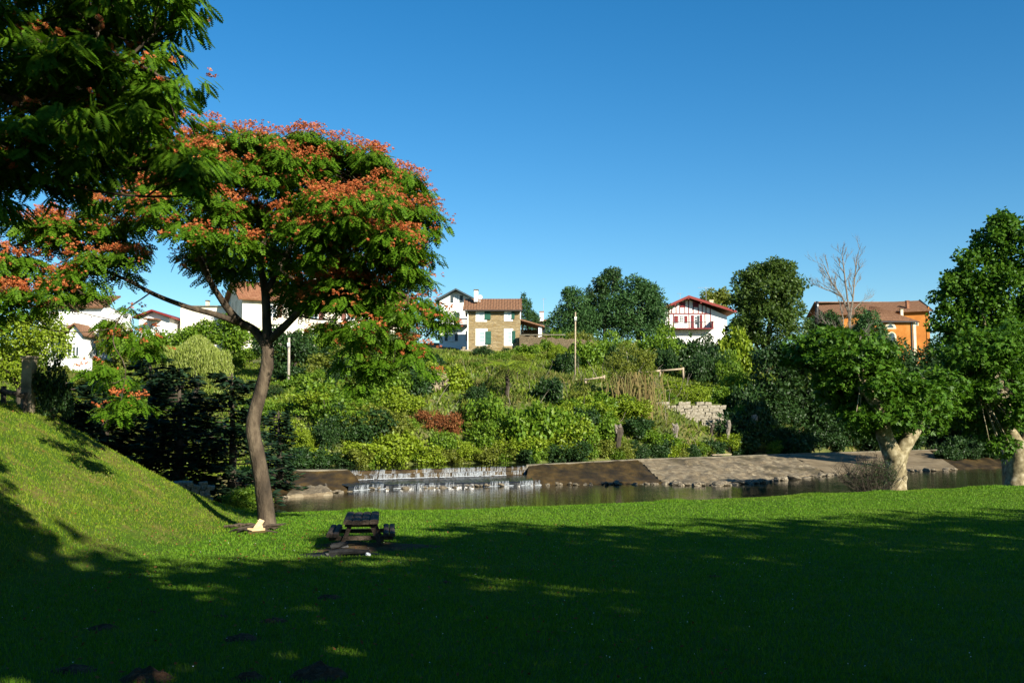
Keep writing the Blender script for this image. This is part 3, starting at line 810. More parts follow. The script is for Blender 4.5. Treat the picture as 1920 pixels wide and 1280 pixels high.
# rust-brown dead bush
rng = np.random.default_rng(5)
b0 = T(822, 812); root = empty("dead_bush", b0, "rust-brown withered bush among green shrubs above the waterfall", "bush")
m_s = b0[1] / F
lob = [((x * m_s, .3, z * m_s), (rx * m_s, .8, rz * m_s)) for x, z, rx, rz in ((-18, 28, 34, 14), (18, 18, 26, 14), (0, 8, 26, 12), (30, 4, 12, 10))]
V_, F_ = foliage(sublobes(lob, 10, .4, rng), 3600, .2, .06, rng, .5, .5)
MB().add(V_, F_).build("foliage", MAT['leaf_rust'], root)
stem_proto(8).build("stem", MAT['bark_dark'], root)

# vine-hung grey-green tree beside the path
b0 = T(1180, 770); d = b0[1]
tr = tree("vine_hung_tree", "grey-green tree hung with dry trailing vines beside the path rail", "tree", b0, P(1180, 640, d)[2],
          px_lobes(d, [(1180, 672, 42, 30), (1165, 700, 32, 28), (1205, 690, 30, 26), (1185, 725, 36, 26)]), 6500, (.20, .07), MAT['leaf_olive'], MAT['bark_grey'], .16, 3, k=10)
rng = np.random.default_rng(8); n = 420
mb = MB()
for q in range(n):
    px = rng.normal(1188, 20); y0 = rng.uniform(695, 745); L = rng.uniform(25, 75)
    a_ = P(px, y0, d - rng.uniform(.2, 1.4)); b_ = P(px + rng.normal(4, 5), y0 + L, d - rng.uniform(.5, 1.7))
    b_[2] = max(b_[2], float(H(b_[0], b_[1])) + .02)
    w_ = np.array((rng.uniform(.015, .035), 0, 0))
    mid = (a_ + b_) / 2 + rng.normal(0, .1, 3)
    mb.add(np.array([a_ - w_, a_ + w_, mid + w_, mid - w_, b_ + w_ * .4, b_ - w_ * .4]) - b0, [(0, 1, 2, 3), (3, 2, 4, 5)])
mb.build("hanging_vines", MAT['vine'], tr, kind="stuff")

# palm
b0 = T(950, 745) ; d = b0[1]; hub = P(950, 688, d)
palm = empty("palm_tree", b0, "small palm with fan of green fronds and yellow dead ones on the bank", "palm tree")
mb = MB(); mb.tube(bez((0, 0, -.3), hub - b0, (.1, 0, 0), 8), np.linspace(.16, .13, 8), 9, wob=.3); mb.build("trunk", MAT['bark_dark'], palm)
rng = np.random.default_rng(2)
def frond(parent, dirv, L, sag, mat):
    mb = MB(); o = hub - b0
    t = np.linspace(0, 1, 9); dirv = unit(np.asarray(dirv, float))
    pts = o + dirv * (t * L)[:, None] + np.array((0, 0, -sag * L)) * (t ** 2)[:, None]
    mb.tube(pts, np.linspace(.025, .008, 9), 4)
    tg = unit(np.gradient(pts, axis=0)); side = unit(np.cross(tg, (0, 0, 1)))
    for i in range(2, 9):
        for s_ in (-1, 1):
            for q in range(2):
                a_ = pts[i] - tg[i] * .07 * q
                dv = unit(side[i] * s_ + tg[i] * .7 + np.array((0, 0, -.35)))
                mb.add(*leaf_quads(a_[None], dv[None], unit(np.cross(dv, tg[i]))[None], .55 * (1.1 - .5 * t[i]), .06))
    mb.build("frond", mat, parent)
for q in range(20):
    a_ = q * 2.4; el = rng.uniform(.05, .95)
    frond(palm, (math.cos(a_), math.sin(a_), el), rng.uniform(1.7, 2.3), rng.uniform(.25, .5), MAT['leaf_light'])
for q in range(8):
    a_ = q * .8 + .3
    frond(palm, (math.cos(a_), math.sin(a_), -.35), 1.5, .5, MAT['drygrass'])

# ------------------------------------------------------------------ ridge and riverside trees
def rtree(name, label, px, py_base, py_top, d, spec, n, leaf, key, seed, tr=.25, bark='bark_dark', **kw):
    b = P(px, py_base, d); b[2] = min(b[2], float(H(b[0], b[1])) + .1) if d > 55 else b[2]
    return tree(name, label, "tree", b, P(px, py_top, d)[2], px_lobes(d, spec), n, leaf, MAT[key], MAT[bark], tr, seed, **kw)
# round ridge trees
rtree("ridge_tree", "large rounded dark green tree standing left of the timber framed house", 1195, 640, 513, 130,
      [(1195, 575, 55, 46), (1160, 585, 42, 36), (1230, 590, 28, 36), (1190, 545, 36, 28), (1215, 550, 26, 26), (1185, 615, 60, 26), (1225, 620, 30, 22)], 19000, (.42, .16), 'leaf_conifer_far', 11, .4, k=26, frac=.27, droop=.1)
rtree("ridge_tree", "tall feathery dark tree rising behind the rounded ridge trees", 1135, 640, 497, 145,
      [(1140, 530, 26, 26), (1125, 560, 30, 28), (1150, 512, 16, 12), (1115, 585, 22, 24), (1125, 610, 34, 24)], 8500, (.42, .2), 'leaf_dark', 12, .3, k=14, frac=.34)
rtree("ridge_tree", "cone-shaped dark ridge tree near the slim telegraph pole", 1073, 640, 537, 128,
      [(1073, 600, 46, 28), (1073, 572, 34, 26), (1073, 552, 18, 16), (1050, 605, 28, 22), (1098, 600, 24, 28), (1075, 625, 50, 20)], 13000, (.38, .15), 'leaf_conifer_far', 13, .3, k=20, frac=.3, droop=.1)
rtree("fir_tree", "slim fir behind the stone house roof", 990, 625, 550, 122, [(988, 600, 20, 20), (985, 575, 11, 16), (982, 560, 5, 10), (998, 600, 12, 14)], 4200, (.30, .09), 'leaf_conifer_far', 14, .15, k=14, frac=.34)
rtree("ridge_tree", "small round tree peeping over the timber framed house chimney", 1345, 610, 540, 155, [(1345, 565, 26, 22), (1330, 572, 16, 14)], 4200, (.42, .22), 'leaf_olive', 15, .25)
rtree("broad_tree", "big rounded tree between the timber framed house and the bare tree", 1440, 800, 487, 112,
      [(1440, 540, 62, 46), (1400, 560, 34, 36), (1480, 560, 30, 50), (1430, 515, 42, 26), (1465, 508, 32, 22), (1440, 610, 62, 46), (1400, 620, 34, 36)], 26000, (.36, .2), 'leaf_broad', 16, .5, k=26, frac=.28)
rtree("conifer_tree", "dull green tree beside the ochre building wall", 1630, 690, 575, 132, [(1630, 612, 30, 34), (1612, 630, 24, 26), (1645, 640, 22, 30)], 7000, (.34, .14), 'leaf_conifer_far', 17, .2)
rtree("ridge_tree", "low dark tree by the short dark post left of the bare tree", 1545, 690, 575, 140, [(1545, 610, 26, 26), (1560, 600, 18, 22), (1525, 620, 20, 26)], 5200, (.36, .2), 'leaf_dark', 18, .25)
# shaded wood on the far waterside
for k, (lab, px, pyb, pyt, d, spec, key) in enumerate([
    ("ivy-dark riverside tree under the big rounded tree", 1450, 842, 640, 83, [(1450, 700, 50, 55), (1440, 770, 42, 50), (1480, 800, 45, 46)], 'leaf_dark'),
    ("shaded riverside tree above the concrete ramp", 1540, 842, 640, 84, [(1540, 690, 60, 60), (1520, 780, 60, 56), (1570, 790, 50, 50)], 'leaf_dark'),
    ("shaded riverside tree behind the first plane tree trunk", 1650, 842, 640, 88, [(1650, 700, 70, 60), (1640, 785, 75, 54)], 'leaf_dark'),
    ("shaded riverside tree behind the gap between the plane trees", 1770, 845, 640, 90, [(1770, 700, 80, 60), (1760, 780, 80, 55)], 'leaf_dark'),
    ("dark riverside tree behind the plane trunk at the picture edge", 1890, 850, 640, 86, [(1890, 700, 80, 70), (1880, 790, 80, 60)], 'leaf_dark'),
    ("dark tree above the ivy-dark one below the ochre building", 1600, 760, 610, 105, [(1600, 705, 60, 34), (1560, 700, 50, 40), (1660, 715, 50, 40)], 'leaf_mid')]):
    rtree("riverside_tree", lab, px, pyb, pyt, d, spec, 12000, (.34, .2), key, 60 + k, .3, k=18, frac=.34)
# tall tree at the picture's edge
rtree("tall_plane_tree", "tall leafy tree rising behind the plane trees at the picture edge", 1900, 890, 392, 62,
      [(1870, 450, 48, 44), (1920, 470, 60, 50), (1840, 510, 56, 44), (1900, 540, 70, 50), (1800, 530, 42, 26), (1850, 590, 60, 46), (1930, 620, 70, 60), (1840, 640, 50, 36), (1980, 560, 80, 80), (1880, 420, 28, 26), (1790, 560, 40, 34), (1800, 620, 44, 36), (1835, 560, 46, 40), (1775, 600, 34, 26)], 34000, (.24, .2), 'leaf_plane', 30, .45, bark='bark_plane', k=22, frac=.3)

# bare grey tree
b0 = P(1597, 690, 118); b0[2] = float(H(b0[0], b0[1]))
bare = empty("bare_tree", b0, "leafless grey dead tree in front of the ochre building roof", "tree")
m_s = 118 / F; mb = MB(); rng = np.random.default_rng(6)
z0 = P(1597, 650, 118)[2] - b0[2]
def bpt(px, py): q = P(px, py, 118) - b0; return q
def twig(a, dv, L, r, lev):
    e = a + dv * L
    pts = bez(a, e, rng.normal(0, .06 * L, 3), 4)
    mb.tube(pts, np.linspace(r, r * .55, 4), 4 if lev > 1 else 5, cap=False)
    if lev >= 4 or r < .008: return
    for q in range(3 if lev < 3 else 2):
        f = rng.uniform(.45, 1.0); at = a + (e - a) * f
        nd = unit(dv + rdir(1, rng)[0] * .55 + np.array((0, 0, .28)))
        twig(at, nd, L * rng.uniform(.5, .75), r * .6, lev + 1)
for path, r0 in (([(1597, 700), (1596, 640), (1594, 600), (1590, 570)], .24), ([(1594, 600), (1600, 560), (1604, 520), (1606, 490)], .12), ([(1592, 585), (1578, 555), (1560, 530), (1545, 500)], .12),
                 ([(1590, 572), (1586, 530), (1582, 500), (1580, 478)], .11), ([(1580, 558), (1560, 545), (1535, 538)], .09), ([(1600, 580), (1612, 568), (1624, 560)], .06), ([(1596, 652), (1606, 640), (1620, 630)], .10),
                 ([(1580, 690), (1577, 640), (1580, 600), (1576, 570)], .12), ([(1577, 640), (1560, 615), (1542, 600)], .06)):
    pts = np.array([bpt(x, y) + rng.normal(0, .15, 3) * np.array((.1, 1, .1)) for x, y in path])
    pts = np.concatenate([bez(pts[i], pts[i + 1], (0, 0, 0), 3)[:-1] for i in range(len(pts) - 1)] + [pts[-1:]])
    rad = np.linspace(r0, r0 * .45, len(pts)); mb.tube(pts, rad, 6, wob=.15)
    if r0 < .2:
        for q in range(2, len(pts)):
            for _ in range(2):
                dv = unit(pts[q] - pts[q - 1] + rdir(1, rng)[0] * .28 + np.array((0, 0, .05)))
                dv = unit(dv + rdir(1, rng)[0] * .6)
                twig(pts[q], dv, rng.uniform(.9, 1.7), rad[q] * .5, 1)
mb.build("trunk", MAT['bark_dead'], bare)

# willow
b0 = P(365, 740, 78); b0[2] = float(H(b0[0], b0[1])); d = 78
wil = empty("willow_tree", b0, "yellow-green weeping willow glowing behind the dark conifers", "willow")
mb = MB(); mb.tube(bez((0, 0, -.3), (0, 0, P(365, 660, d)[2] - b0[2]), (.2, 0, 0), 6), np.linspace(.3, .18, 6), 8); mb.build("trunk", MAT['bark_dark'], wil, smooth=True)
rng = np.random.default_rng(9); PV = []; TV = []
for q in range(900):
    a_ = rng.uniform(0, 2 * PI); rr_ = math.sqrt(rng.random())
    x_ = math.cos(a_) * rr_ * 2.7; y_ = math.sin(a_) * rr_ * 2.3
    zt = P(365, 634, d)[2] - b0[2] - 1.0 * rr_ ** 2 + .35 * math.sin(x_ * 2.1 + 1)
    L = rng.uniform(1.2, 3.4) * (.5 + .6 * rr_)
    for k in range(int(L / .16)):
        PV.append((x_ * (1 + .04 * k * .2) + rng.normal(0, .03), y_ + rng.normal(0, .03), zt - k * .16)); TV.append((rng.normal(0, .25), rng.normal(0, .25), -1))
PV = np.array(PV); TV = unit(np.array(TV))
V_, F_ = leaf_quads(PV, TV, unit(rdir(len(PV), rng) + np.array((.3, -.8, .2))), rng.uniform(.2, .32, len(PV)), .06)
MB().add(V_, F_).build("crown", MAT['leaf_willow'], wil)
# trees on the left rise, among the houses
rtree("leafy_tree", "sunlit yellow-green tree in front of the white house at the picture's left edge", 40, 760, 590, 70, [(30, 630, 55, 36), (90, 645, 46, 40), (20, 680, 50, 40), (-40, 650, 60, 60), (70, 610, 40, 26)], 12500, (.22, .14), 'leaf_light', 33, .25)
rtree("leafy_tree", "dark green tree above the willow beneath the long farmhouse", 430, 690, 590, 95, [(430, 625, 50, 30), (380, 630, 40, 26), (350, 640, 36, 26), (460, 640, 40, 30)], 9500, (.30, .17), 'leaf_mid', 34, .3)
rtree("leafy_tree", "dull green tree between the two small white houses", 225, 720, 590, 98, [(215, 640, 34, 34), (245, 660, 30, 34), (270, 655, 20, 24)], 7000, (.30, .17), 'leaf_olive', 35, .25)
rtree("leafy_tree", "green tree in front of the small white house with red gable", 310, 690, 600, 100, [(320, 650, 30, 30), (290, 660, 26, 28)], 5000, (.30, .17), 'leaf_mid', 36, .25)
rtree("leafy_tree", "dark plum-tinted tree behind the silk tree trunk", 550, 740, 600, 92, [(520, 660, 40, 40), (560, 650, 30, 30)], 5500, (.30, .17), 'leaf_dark', 37, .25)

rtree("leafy_tree", "green tree hiding the lower wall of the long farmhouse middle", 610, 690, 592, 100, [(600, 640, 44, 34), (640, 645, 36, 30)], 6500, (.28, .16), 'leaf_mid', 38, .25)
rtree("leafy_tree", "green tree hiding the wall at the far end of the long farmhouse", 715, 680, 592, 102, [(705, 635, 40, 34), (750, 640, 34, 28), (680, 650, 30, 24)], 6500, (.28, .16), 'leaf_broad', 39, .25)
# ------------------------------------------------------------------ buildings
class House:
    """local frame: x along the facade, y away from the river, z up; root Empty at the facade's foot"""
    def __init__(s, name, label, px, py, d, yaw=0.0, cat="house"):
        s.p = P(px, py, d); s.d = d; s.m = d / F
        s.root = empty(name, s.p, label, cat, None, yaw)
    def u(s, px): return P(px, 600, s.d)[0] - s.p[0]
    def w(s, py): return P(960, py, s.d)[2] - s.p[2]
    def box(s, name, x0, x1, y0, y1, z0, z1, mat, parent=None, label=None):
        return MB().box(min(x0, x1), max(x0, x1), y0, y1, min(z0, z1), max(z0, z1)).build(name, MAT[mat], parent or s.root, label=label)
    def window(s, x0, x1, z0, z1, y, fm='white_paint', gm='glass', mull=(1, 2), t=.06, fr=.07):
        x0, x1 = min(x0, x1), max(x0, x1); z0, z1 = min(z0, z1), max(z0, z1)
        mb = MB()
        mb.box(x0, x0 + fr, y - t, y, z0, z1).box(x1 - fr, x1, y - t, y, z0, z1)
        mb.box(x0 + fr, x1 - fr, y - t, y, z0, z0 + fr).box(x0 + fr, x1 - fr, y - t, y, z1 - fr, z1)
        for k in range(1, mull[0] + 1):
            xm = x0 + (x1 - x0) * k / (mull[0] + 1); mb.box(xm - .025, xm + .025, y - t * .8, y, z0 + fr, z1 - fr)
        for k in range(1, mull[1] + 1):
            zm = z0 + (z1 - z0) * k / (mull[1] + 1); mb.box(x0 + fr, x1 - fr, y - t * .7, y, zm - .02, zm + .02)
        f = mb.build("window", MAT[fm], s.root)
        MB().box(x0 + fr * .6, x1 - fr * .6, y - t * .35, y + .05, z0 + fr * .6, z1 - fr * .6).build("pane", MAT[gm], f)
        return f
    def shutter(s, x0, x1, z0, z1, y, mat):
        x0, x1 = min(x0, x1), max(x0, x1); z0, z1 = min(z0, z1), max(z0, z1)
        mb = MB(); n = max(3, int((x1 - x0) / .14)); wv = (x1 - x0) / n
        for k in range(n): mb.box(x0 + k * wv + .006, x0 + (k + 1) * wv - .006, y - .09, y - .045, z0, z1)
        for f in (.15, .5, .85): mb.box(x0 + .02, x1 - .02, y - .115, y - .09, z0 + (z1 - z0) * f - .05, z0 + (z1 - z0) * f + .05)
        return mb.build("shutter", MAT[mat], s.root)
    def roof(s, O, U, Wv, mat='tile', pitch=.28, rows=None, amp=.05, cut=(0, 0), thick=.12, name="roof"):
        """tiled slope: O eave corner, U along the eave, Wv up the slope, cut: hip insets at the ridge"""
        O, U, Wv = (np.asarray(q, float) for q in (O, U, Wv))
        N = np.cross(U, Wv); N /= np.linalg.norm(N)
        if N[2] < 0: N = -N
        lu = np.linalg.norm(U); lw = np.linalg.norm(Wv)
        nc = max(4, int(lu / pitch)) * 4; rows = rows or max(3, int(lw / .42))
        Vp = []; ts = []
        for r in range(rows):
            ts += [(r / rows, .035), ((r + 1) / rows, 0.0)]
        for t, st in ts:
            for i in range(nc + 1):
                sv = i / nc; s2 = cut[0] * t + (1 - cut[1] * t - cut[0] * t) * sv
                h = amp * abs(math.cos(sv * nc / 4 * PI)) + st + .012 * math.sin(i * 7.3 + t * 31)
                Vp.append(O + U * s2 + Wv * t + N * h)
        k = nc + 1; nr = len(ts)
        f = [(j * k + i, j * k + i + 1, (j + 1) * k + i + 1, (j + 1) * k + i) for j in range(nr - 1) for i in range(nc)]
        # underside
        b0 = len(Vp)
        for t, a_ in ((0, 0), (0, 1), (1, 0), (1, 1)):
            s2 = cut[0] * t if a_ == 0 else 1 - cut[1] * t
            Vp.append(O + U * s2 + Wv * t - N * thick)
        f += [(b0, b0 + 1, b0 + 3, b0 + 2), (0, nc, b0 + 1, b0), ((nr - 1) * k + nc, (nr - 1) * k, b0 + 2, b0 + 3), (0, b0, b0 + 2, (nr - 1) * k), (nc, (nr - 1) * k + nc, b0 + 3, b0 + 1)]
        return MB().add(Vp, f).build(name, MAT[mat], s.root)
    def chimney(s, x0, x1, y0, y1, z0, z1, mat='white', capm='terrace'):
        c = s.box("chimney", x0, x1, y0, y1, z0, z1, mat)
        s.box("chimney_cap", x0 - .06, x1 + .06, y0 - .06, y1 + .06, z1, z1 + .12, capm, c)
        return c
    def tv_aerial(s, x, y, z0, z1, half=.6):
        mb = MB().tube([(x, y, z0), (x, y, z1)], .025, 5)
        mb.tube([(x - half, y, z1 - .1), (x + half, y, z1 - .1)], .018, 4)
        for k in range(7):
            xx = x - half + k * half / 3; mb.tube([(xx, y - .18, z1 - .1), (xx, y + .18, z1 - .1)], .01, 4)
        return mb.build("aerial", MAT['metal'], s.root)

# stone house with green shutters
h = House("stone_house", "brown rubble stone house with dark green shutters and tiled roof", 927, 672, 110)
x0, x1, ze = h.u(878), h.u(976), h.w(581); D = 5.6; zr = h.w(560)
MB().prism([(0, -2.5), (D, -2.5), (D, ze), (D / 2 + .3, zr - .12), (0, ze)], 0, 1).build("wall", MAT['stonewall'], h.root)
_o = h.root.children[0]; _o.rotation_euler = (0, 0, PI / 2); _o.location = (x1, 0, 0); _o.scale = (1, x1 - x0, 1)
# (prism drawn in y,z then turned so its length runs along x)
h.roof((h.u(868), -.45, ze - .05), (h.u(979) - h.u(868), 0, .0), (0, D / 2 + .6, zr - ze + .35), 'tile', .30)
h.roof((h.u(979), D + .45, ze - .05), (h.u(868) - h.u(979), 0, 0), (0, -(D / 2 + .2), zr - ze + .35), 'tile', .30)
h.chimney(h.u(888), h.u(895.5), 1.2, 1.8, h.w(563), h.w(542))
mb = MB(); mb.tube([(h.u(899), 1.5, h.w(563)), (h.u(899), 1.5, h.w(552))], .03, 5)
ang = np.linspace(0, 2 * PI, 13)[:-1]; cx_, cz_ = h.u(900), h.w(554)
mb.add([(cx_ + .24 * math.cos(t), 1.38 - .05, cz_ + .24 * math.sin(t)) for t in ang] + [(cx_, 1.45, cz_)], [(i, (i + 1) % 12, 12) for i in range(12)])
mb.build("satellite_dish", MAT['white_paint'], h.root)
for (sx0, sx1, sy0, sy1), (wx0, wx1, wy0, wy1), (hx0, hx1, hy0, hy1) in (((892, 913, 583, 603), (897, 908, 584, 598), (908.5, 920, 581, 599)), ((945, 961.5, 583, 602), (950, 958.5, 584, 597), (959, 965, 581, 598)),
                                                                        ((892, 914, 616, 648), (898, 909.5, 621, 643), (910, 921, 621, 645)), ((945, 962, 616, 648), (951, 959.5, 621, 643), (960, 966.5, 620, 643))):
    h.box("window_surround", h.u(sx0), h.u(sx1), -.03, .02, h.w(sy1), h.w(sy0), 'white_paint')
    h.window(h.u(wx0), h.u(wx1), h.w(wy1), h.w(wy0), -.032, gm='glass_pale', mull=(0, 2))
    h.shutter(h.u(hx0), h.u(hx1), h.w(hy1), h.w(hy0), -.04, 'green_paint')
MB().tube([(h.u(878) - .05, -.09, h.w(668)), (h.u(878) - .05, -.09, h.w(588)), (h.u(874), -.5, h.w(582))], .06, 6).build("drainpipe", MAT['white_paint'], h.root)
h.box("gutter", h.u(868), h.u(979), -.60, -.46, ze - .17, ze - .06, 'dark_wood')
h.box("corner_board", h.u(975), h.u(976.6), -.035, .3, h.w(598), h.w(578), 'white_paint')

# lean-to porch and terrace wall
l = House("porch", "open lean-to porch with sloping roof and white pillar beside the stone house", 998, 634, 110.5, cat="porch")
mb = MB().prism([(l.u(976.5), l.w(598) - .16), (l.u(976.5), l.w(598)), (l.u(1021), l.w(611)), (l.u(1021), l.w(611) - .16)], -.3, 4.5); mb.build("roof", MAT['tile'], l.root)
l.box("pillar", l.u(1009.5), l.u(1016), -.05, .3, 0, l.w(612.5), 'white_paint')
l.box("back_wall", l.u(977), l.u(1018), 4.0, 4.3, 0, l.w(612), 'terrace')
l.box("window_post", l.u(978), l.u(982.5), 3.9, 3.99, l.w(618), l.w(604), 'white_paint')
l.box("floor", l.u(977), l.u(1022), -.1, 4.2, -.3, -.02, 'terrace')
tw = House("terrace_wall", "long stone terrace wall below the porch, partly overgrown", 1025, 655, 109, cat="wall")
mb = MB(); xsw = np.linspace(tw.u(974), tw.u(1120), 30); Vp = []
for i, x in enumerate(xsw):
    zt = tw.w(629) + .10 * math.sin(i * 1.7) - (.02 * i)
    Vp += [(x, 0, -2.5), (x, 0, zt), (x, .5, zt), (x, .5, -2.5)]
mb.add(Vp, [(i * 4 + k, (i + 1) * 4 + k, (i + 1) * 4 + (k + 1) % 4, i * 4 + (k + 1) % 4) for i in range(29) for k in range(4)] + [(3, 2, 1, 0), (116, 117, 118, 119)]).build("masonry", MAT['terrace'], tw.root)
mb = MB().box(tw.u(974), tw.u(1060), -.06, .56, tw.w(628.4), tw.w(626.6)); mb.build("coping", MAT['crest'], tw.root)

# white balcony house behind
h = House("balcony_house", "white house with dark balcony partly hidden behind the stone house", 855, 650, 119)
xa, xl, xr = h.u(855), h.u(824), h.u(888); zap, zev = h.w(546), h.w(562)
MB().prism([(xl, -3), (xr, -3), (xr, zev), (xa, zap), (xl, zev)], 0, 9).build("wall", MAT['white'], h.root)
MB().prism([(xl - .5, zev - .25), (xa, zap + .08), (xa, zap + .26), (xl - .5, zev - .07)], -.9, 9.4).build("roof", MAT['slate_paint'], h.root, label="dark slate-coloured roof slope")
MB().prism([(xa, zap + .08), (xr + .5, zev - .25), (xr + .5, zev - .07), (xa, zap + .26)], -.9, 9.4).build("roof", MAT['slate_paint'], h.root)
h.window(h.u(852), h.u(860), h.w(567), h.w(553), 0, gm='glass_pale', mull=(1, 0))
h.shutter(h.u(845), h.u(850), h.w(567), h.w(554), 0, 'slate_paint'); h.shutter(h.u(862), h.u(867.5), h.w(567), h.w(554), 0, 'slate_paint')
dr = h.box("door", h.u(852), h.u(862), -.06, 0, h.w(609), h.w(585.5), 'dark_wood'); h.box("pane", h.u(854), h.u(860), -.075, -.061, h.w(600), h.w(588), 'glass', dr)
bal = h.box("balcony", h.u(832), h.u(879), -1.1, -.01, h.w(611.5), h.w(609.5), 'dark_wood')
MB().box(h.u(832), h.u(879), -1.1, -1.0, h.w(600), h.w(598)).build("handrail", MAT['dark_wood'], bal)
for k in range(20):
    x = h.u(833.5) + (h.u(878) - h.u(833.5)) * k / 19
    MB().box(x - .035, x + .035, -1.08, -1.02, h.w(609.5), h.w(600)).build("baluster", MAT['dark_wood'], bal)
h.window(h.u(840), h.u(852), h.w(638), h.w(621), 0, gm='glass_pale', mull=(1, 1))
for a_, b_ in ((834, 839.5), (853, 858.5), (874, 878)): h.shutter(h.u(a_), h.u(b_), h.w(639), h.w(620), 0, 'slate_paint')
h.box("window_sill", h.u(839), h.u(853), -.12, 0, h.w(640), h.w(639), 'white_paint')

# small roof with chimney behind the porch
h = House("cottage", "low tiled cottage with white chimney seen behind the porch", 1015, 625, 134)
h.box("wall", h.u(1000), h.u(1030), 0, 6, -2, h.w(604), 'white_old')
h.roof((h.u(997), -.4, h.w(604)), (h.u(1033) - h.u(997), 0, 0), (0, 3.2, h.w(596) - h.w(604)), 'tile', .3)
h.chimney(h.u(1012.5), h.u(1019.5), .8, 1.4, h.w(603), h.w(584), 'white', 'tile_red')
h.tv_aerial(h.u(1020), 2, h.w(598), h.w(556), .3)

# timber framed house
h = House("timber_house", "white timber framed house with oxblood beams, shutters and balcony on the ridge", 1289, 622, 135)
xa, zap = h.u(1289), h.w(560); xl, zl = h.u(1247), h.w(579); xr, zr_ = h.u(1363), h.w(592)
MB().prism([(xl, -4), (xr, -4), (xr, zr_), (xa, zap), (xl, zl)], 0, 9).build("wall", MAT['white'], h.root)
eL, eR = (h.u(1234), h.w(583)), (h.u(1378), h.w(586.5))
def slope(name, a_, b_, y0, y1, mat, dz0, dz1):
    return MB().prism([(a_[0], a_[1] + dz0), (b_[0], b_[1] + dz0), (b_[0], b_[1] + dz1), (a_[0], a_[1] + dz1)], y0, y1).build(name, MAT[mat], h.root)
slope("roof", eL, (xa, zap + .12), -1.2, 9.3, 'tile_red', .0, .16); slope("roof", (xa, zap + .12), eR, -1.2, 9.3, 'tile_red', .0, .16)
slope("fascia", eL, (xa, zap + .12), -1.28, -1.21, 'red_bright', -.14, .2); slope("fascia", (xa, zap + .12), eR, -1.28, -1.21, 'red_bright', -.14, .2)
for px in (1240, 1264, 1289, 1312):
    zb = np.interp(h.u(px), [eL[0], xa, eR[0]], [eL[1], zap + .12, eR[1]])
    h.box("purlin", h.u(px) - .1, h.u(px) + .1, -1.19, -.01, zb - .32, zb - .02, 'red_bright')
h.box("beam", h.u(1254), h.u(1333), -.05, 0, h.w(589), h.w(587), 'red_paint')
for px in (1254.5, 1260, 1268, 1275, 1284.5, 1291.5, 1300, 1309.5, 1317, 1324, 1332):
    zt = np.interp(h.u(px), [eL[0], xa, eR[0]], [eL[1], zap + .12, eR[1]]) - .1
    h.box("stud", h.u(px) - .06, h.u(px) + .06, -.045, 0, h.w(587), zt, 'red_paint')
for px in (1254.5, 1263, 1292, 1322, 1332): h.box("stud", h.u(px) - .06, h.u(px) + .06, -.045, 0, h.w(618), h.w(589), 'red_paint')
for a_, b_ in ((1276.5, 1285), (1300.5, 1309)): h.box("attic_shutter", h.u(a_), h.u(b_), -.07, 0, h.w(576), h.w(566), 'red_paint')
h.window(h.u(1273), h.u(1281.5), h.w(604), h.w(591.5), 0, mull=(1, 2), fr=.1)
h.shutter(h.u(1265), h.u(1271.5), h.w(605), h.w(592), 0, 'red_paint'); h.shutter(h.u(1283.5), h.u(1289), h.w(605), h.w(592), 0, 'red_paint')
dr = h.box("door", h.u(1302), h.u(1311.5), -.05, 0, h.w(616), h.w(590.5), 'white_paint')
for k in range(3): h.box("pane", h.u(1303), h.u(1306.5), -.062, -.051, h.w(598 + k * 5), h.w(594 + k * 5), 'glass', dr)
h.box("pane", h.u(1307), h.u(1311), -.062, -.051, h.w(615), h.w(591.5), 'glass', dr)
h.shutter(h.u(1296), h.u(1301), h.w(615.5), h.w(591), 0, 'red_paint'); h.shutter(h.u(1312), h.u(1317), h.w(615.5), h.w(590), 0, 'red_paint')
bal = h.box("balcony", h.u(1257), h.u(1335), -1.3, -.01, h.w(618), h.w(616.3), 'red_paint')
MB().box(h.u(1257), h.u(1335), -1.3, -1.22, h.w(606), h.w(605)).build("handrail", MAT['dark_wood'], bal)
for k in range(26):
    x = h.u(1258) + (h.u(1334) - h.u(1258)) * k / 25
    MB().box(x - .02, x + .02, -1.28, -1.24, h.w(616.3), h.w(606)).build("baluster", MAT['dark_wood'], bal)
h.box("corner_post", h.u(1331), h.u(1334.5), -1.2, -.05, h.w(616.2), h.w(603), 'red_paint')
h.chimney(h.u(1338), h.u(1345), 2.5, 3.1, h.w(580), h.w(560), 'stucco_trim', 'stucco_trim')
h.roof((h.u(1330), 4.5, h.w(583.5)), (h.u(1377) - h.u(1330), 0, 0), (0, 3.5, h.w(572) - h.w(583.5)), 'tile_red', .34)
h.tv_aerial(h.u(1283), 3, h.w(562), h.w(544), .4); h.tv_aerial(h.u(1338), 5, h.w(575), h.w(529), 1.15)

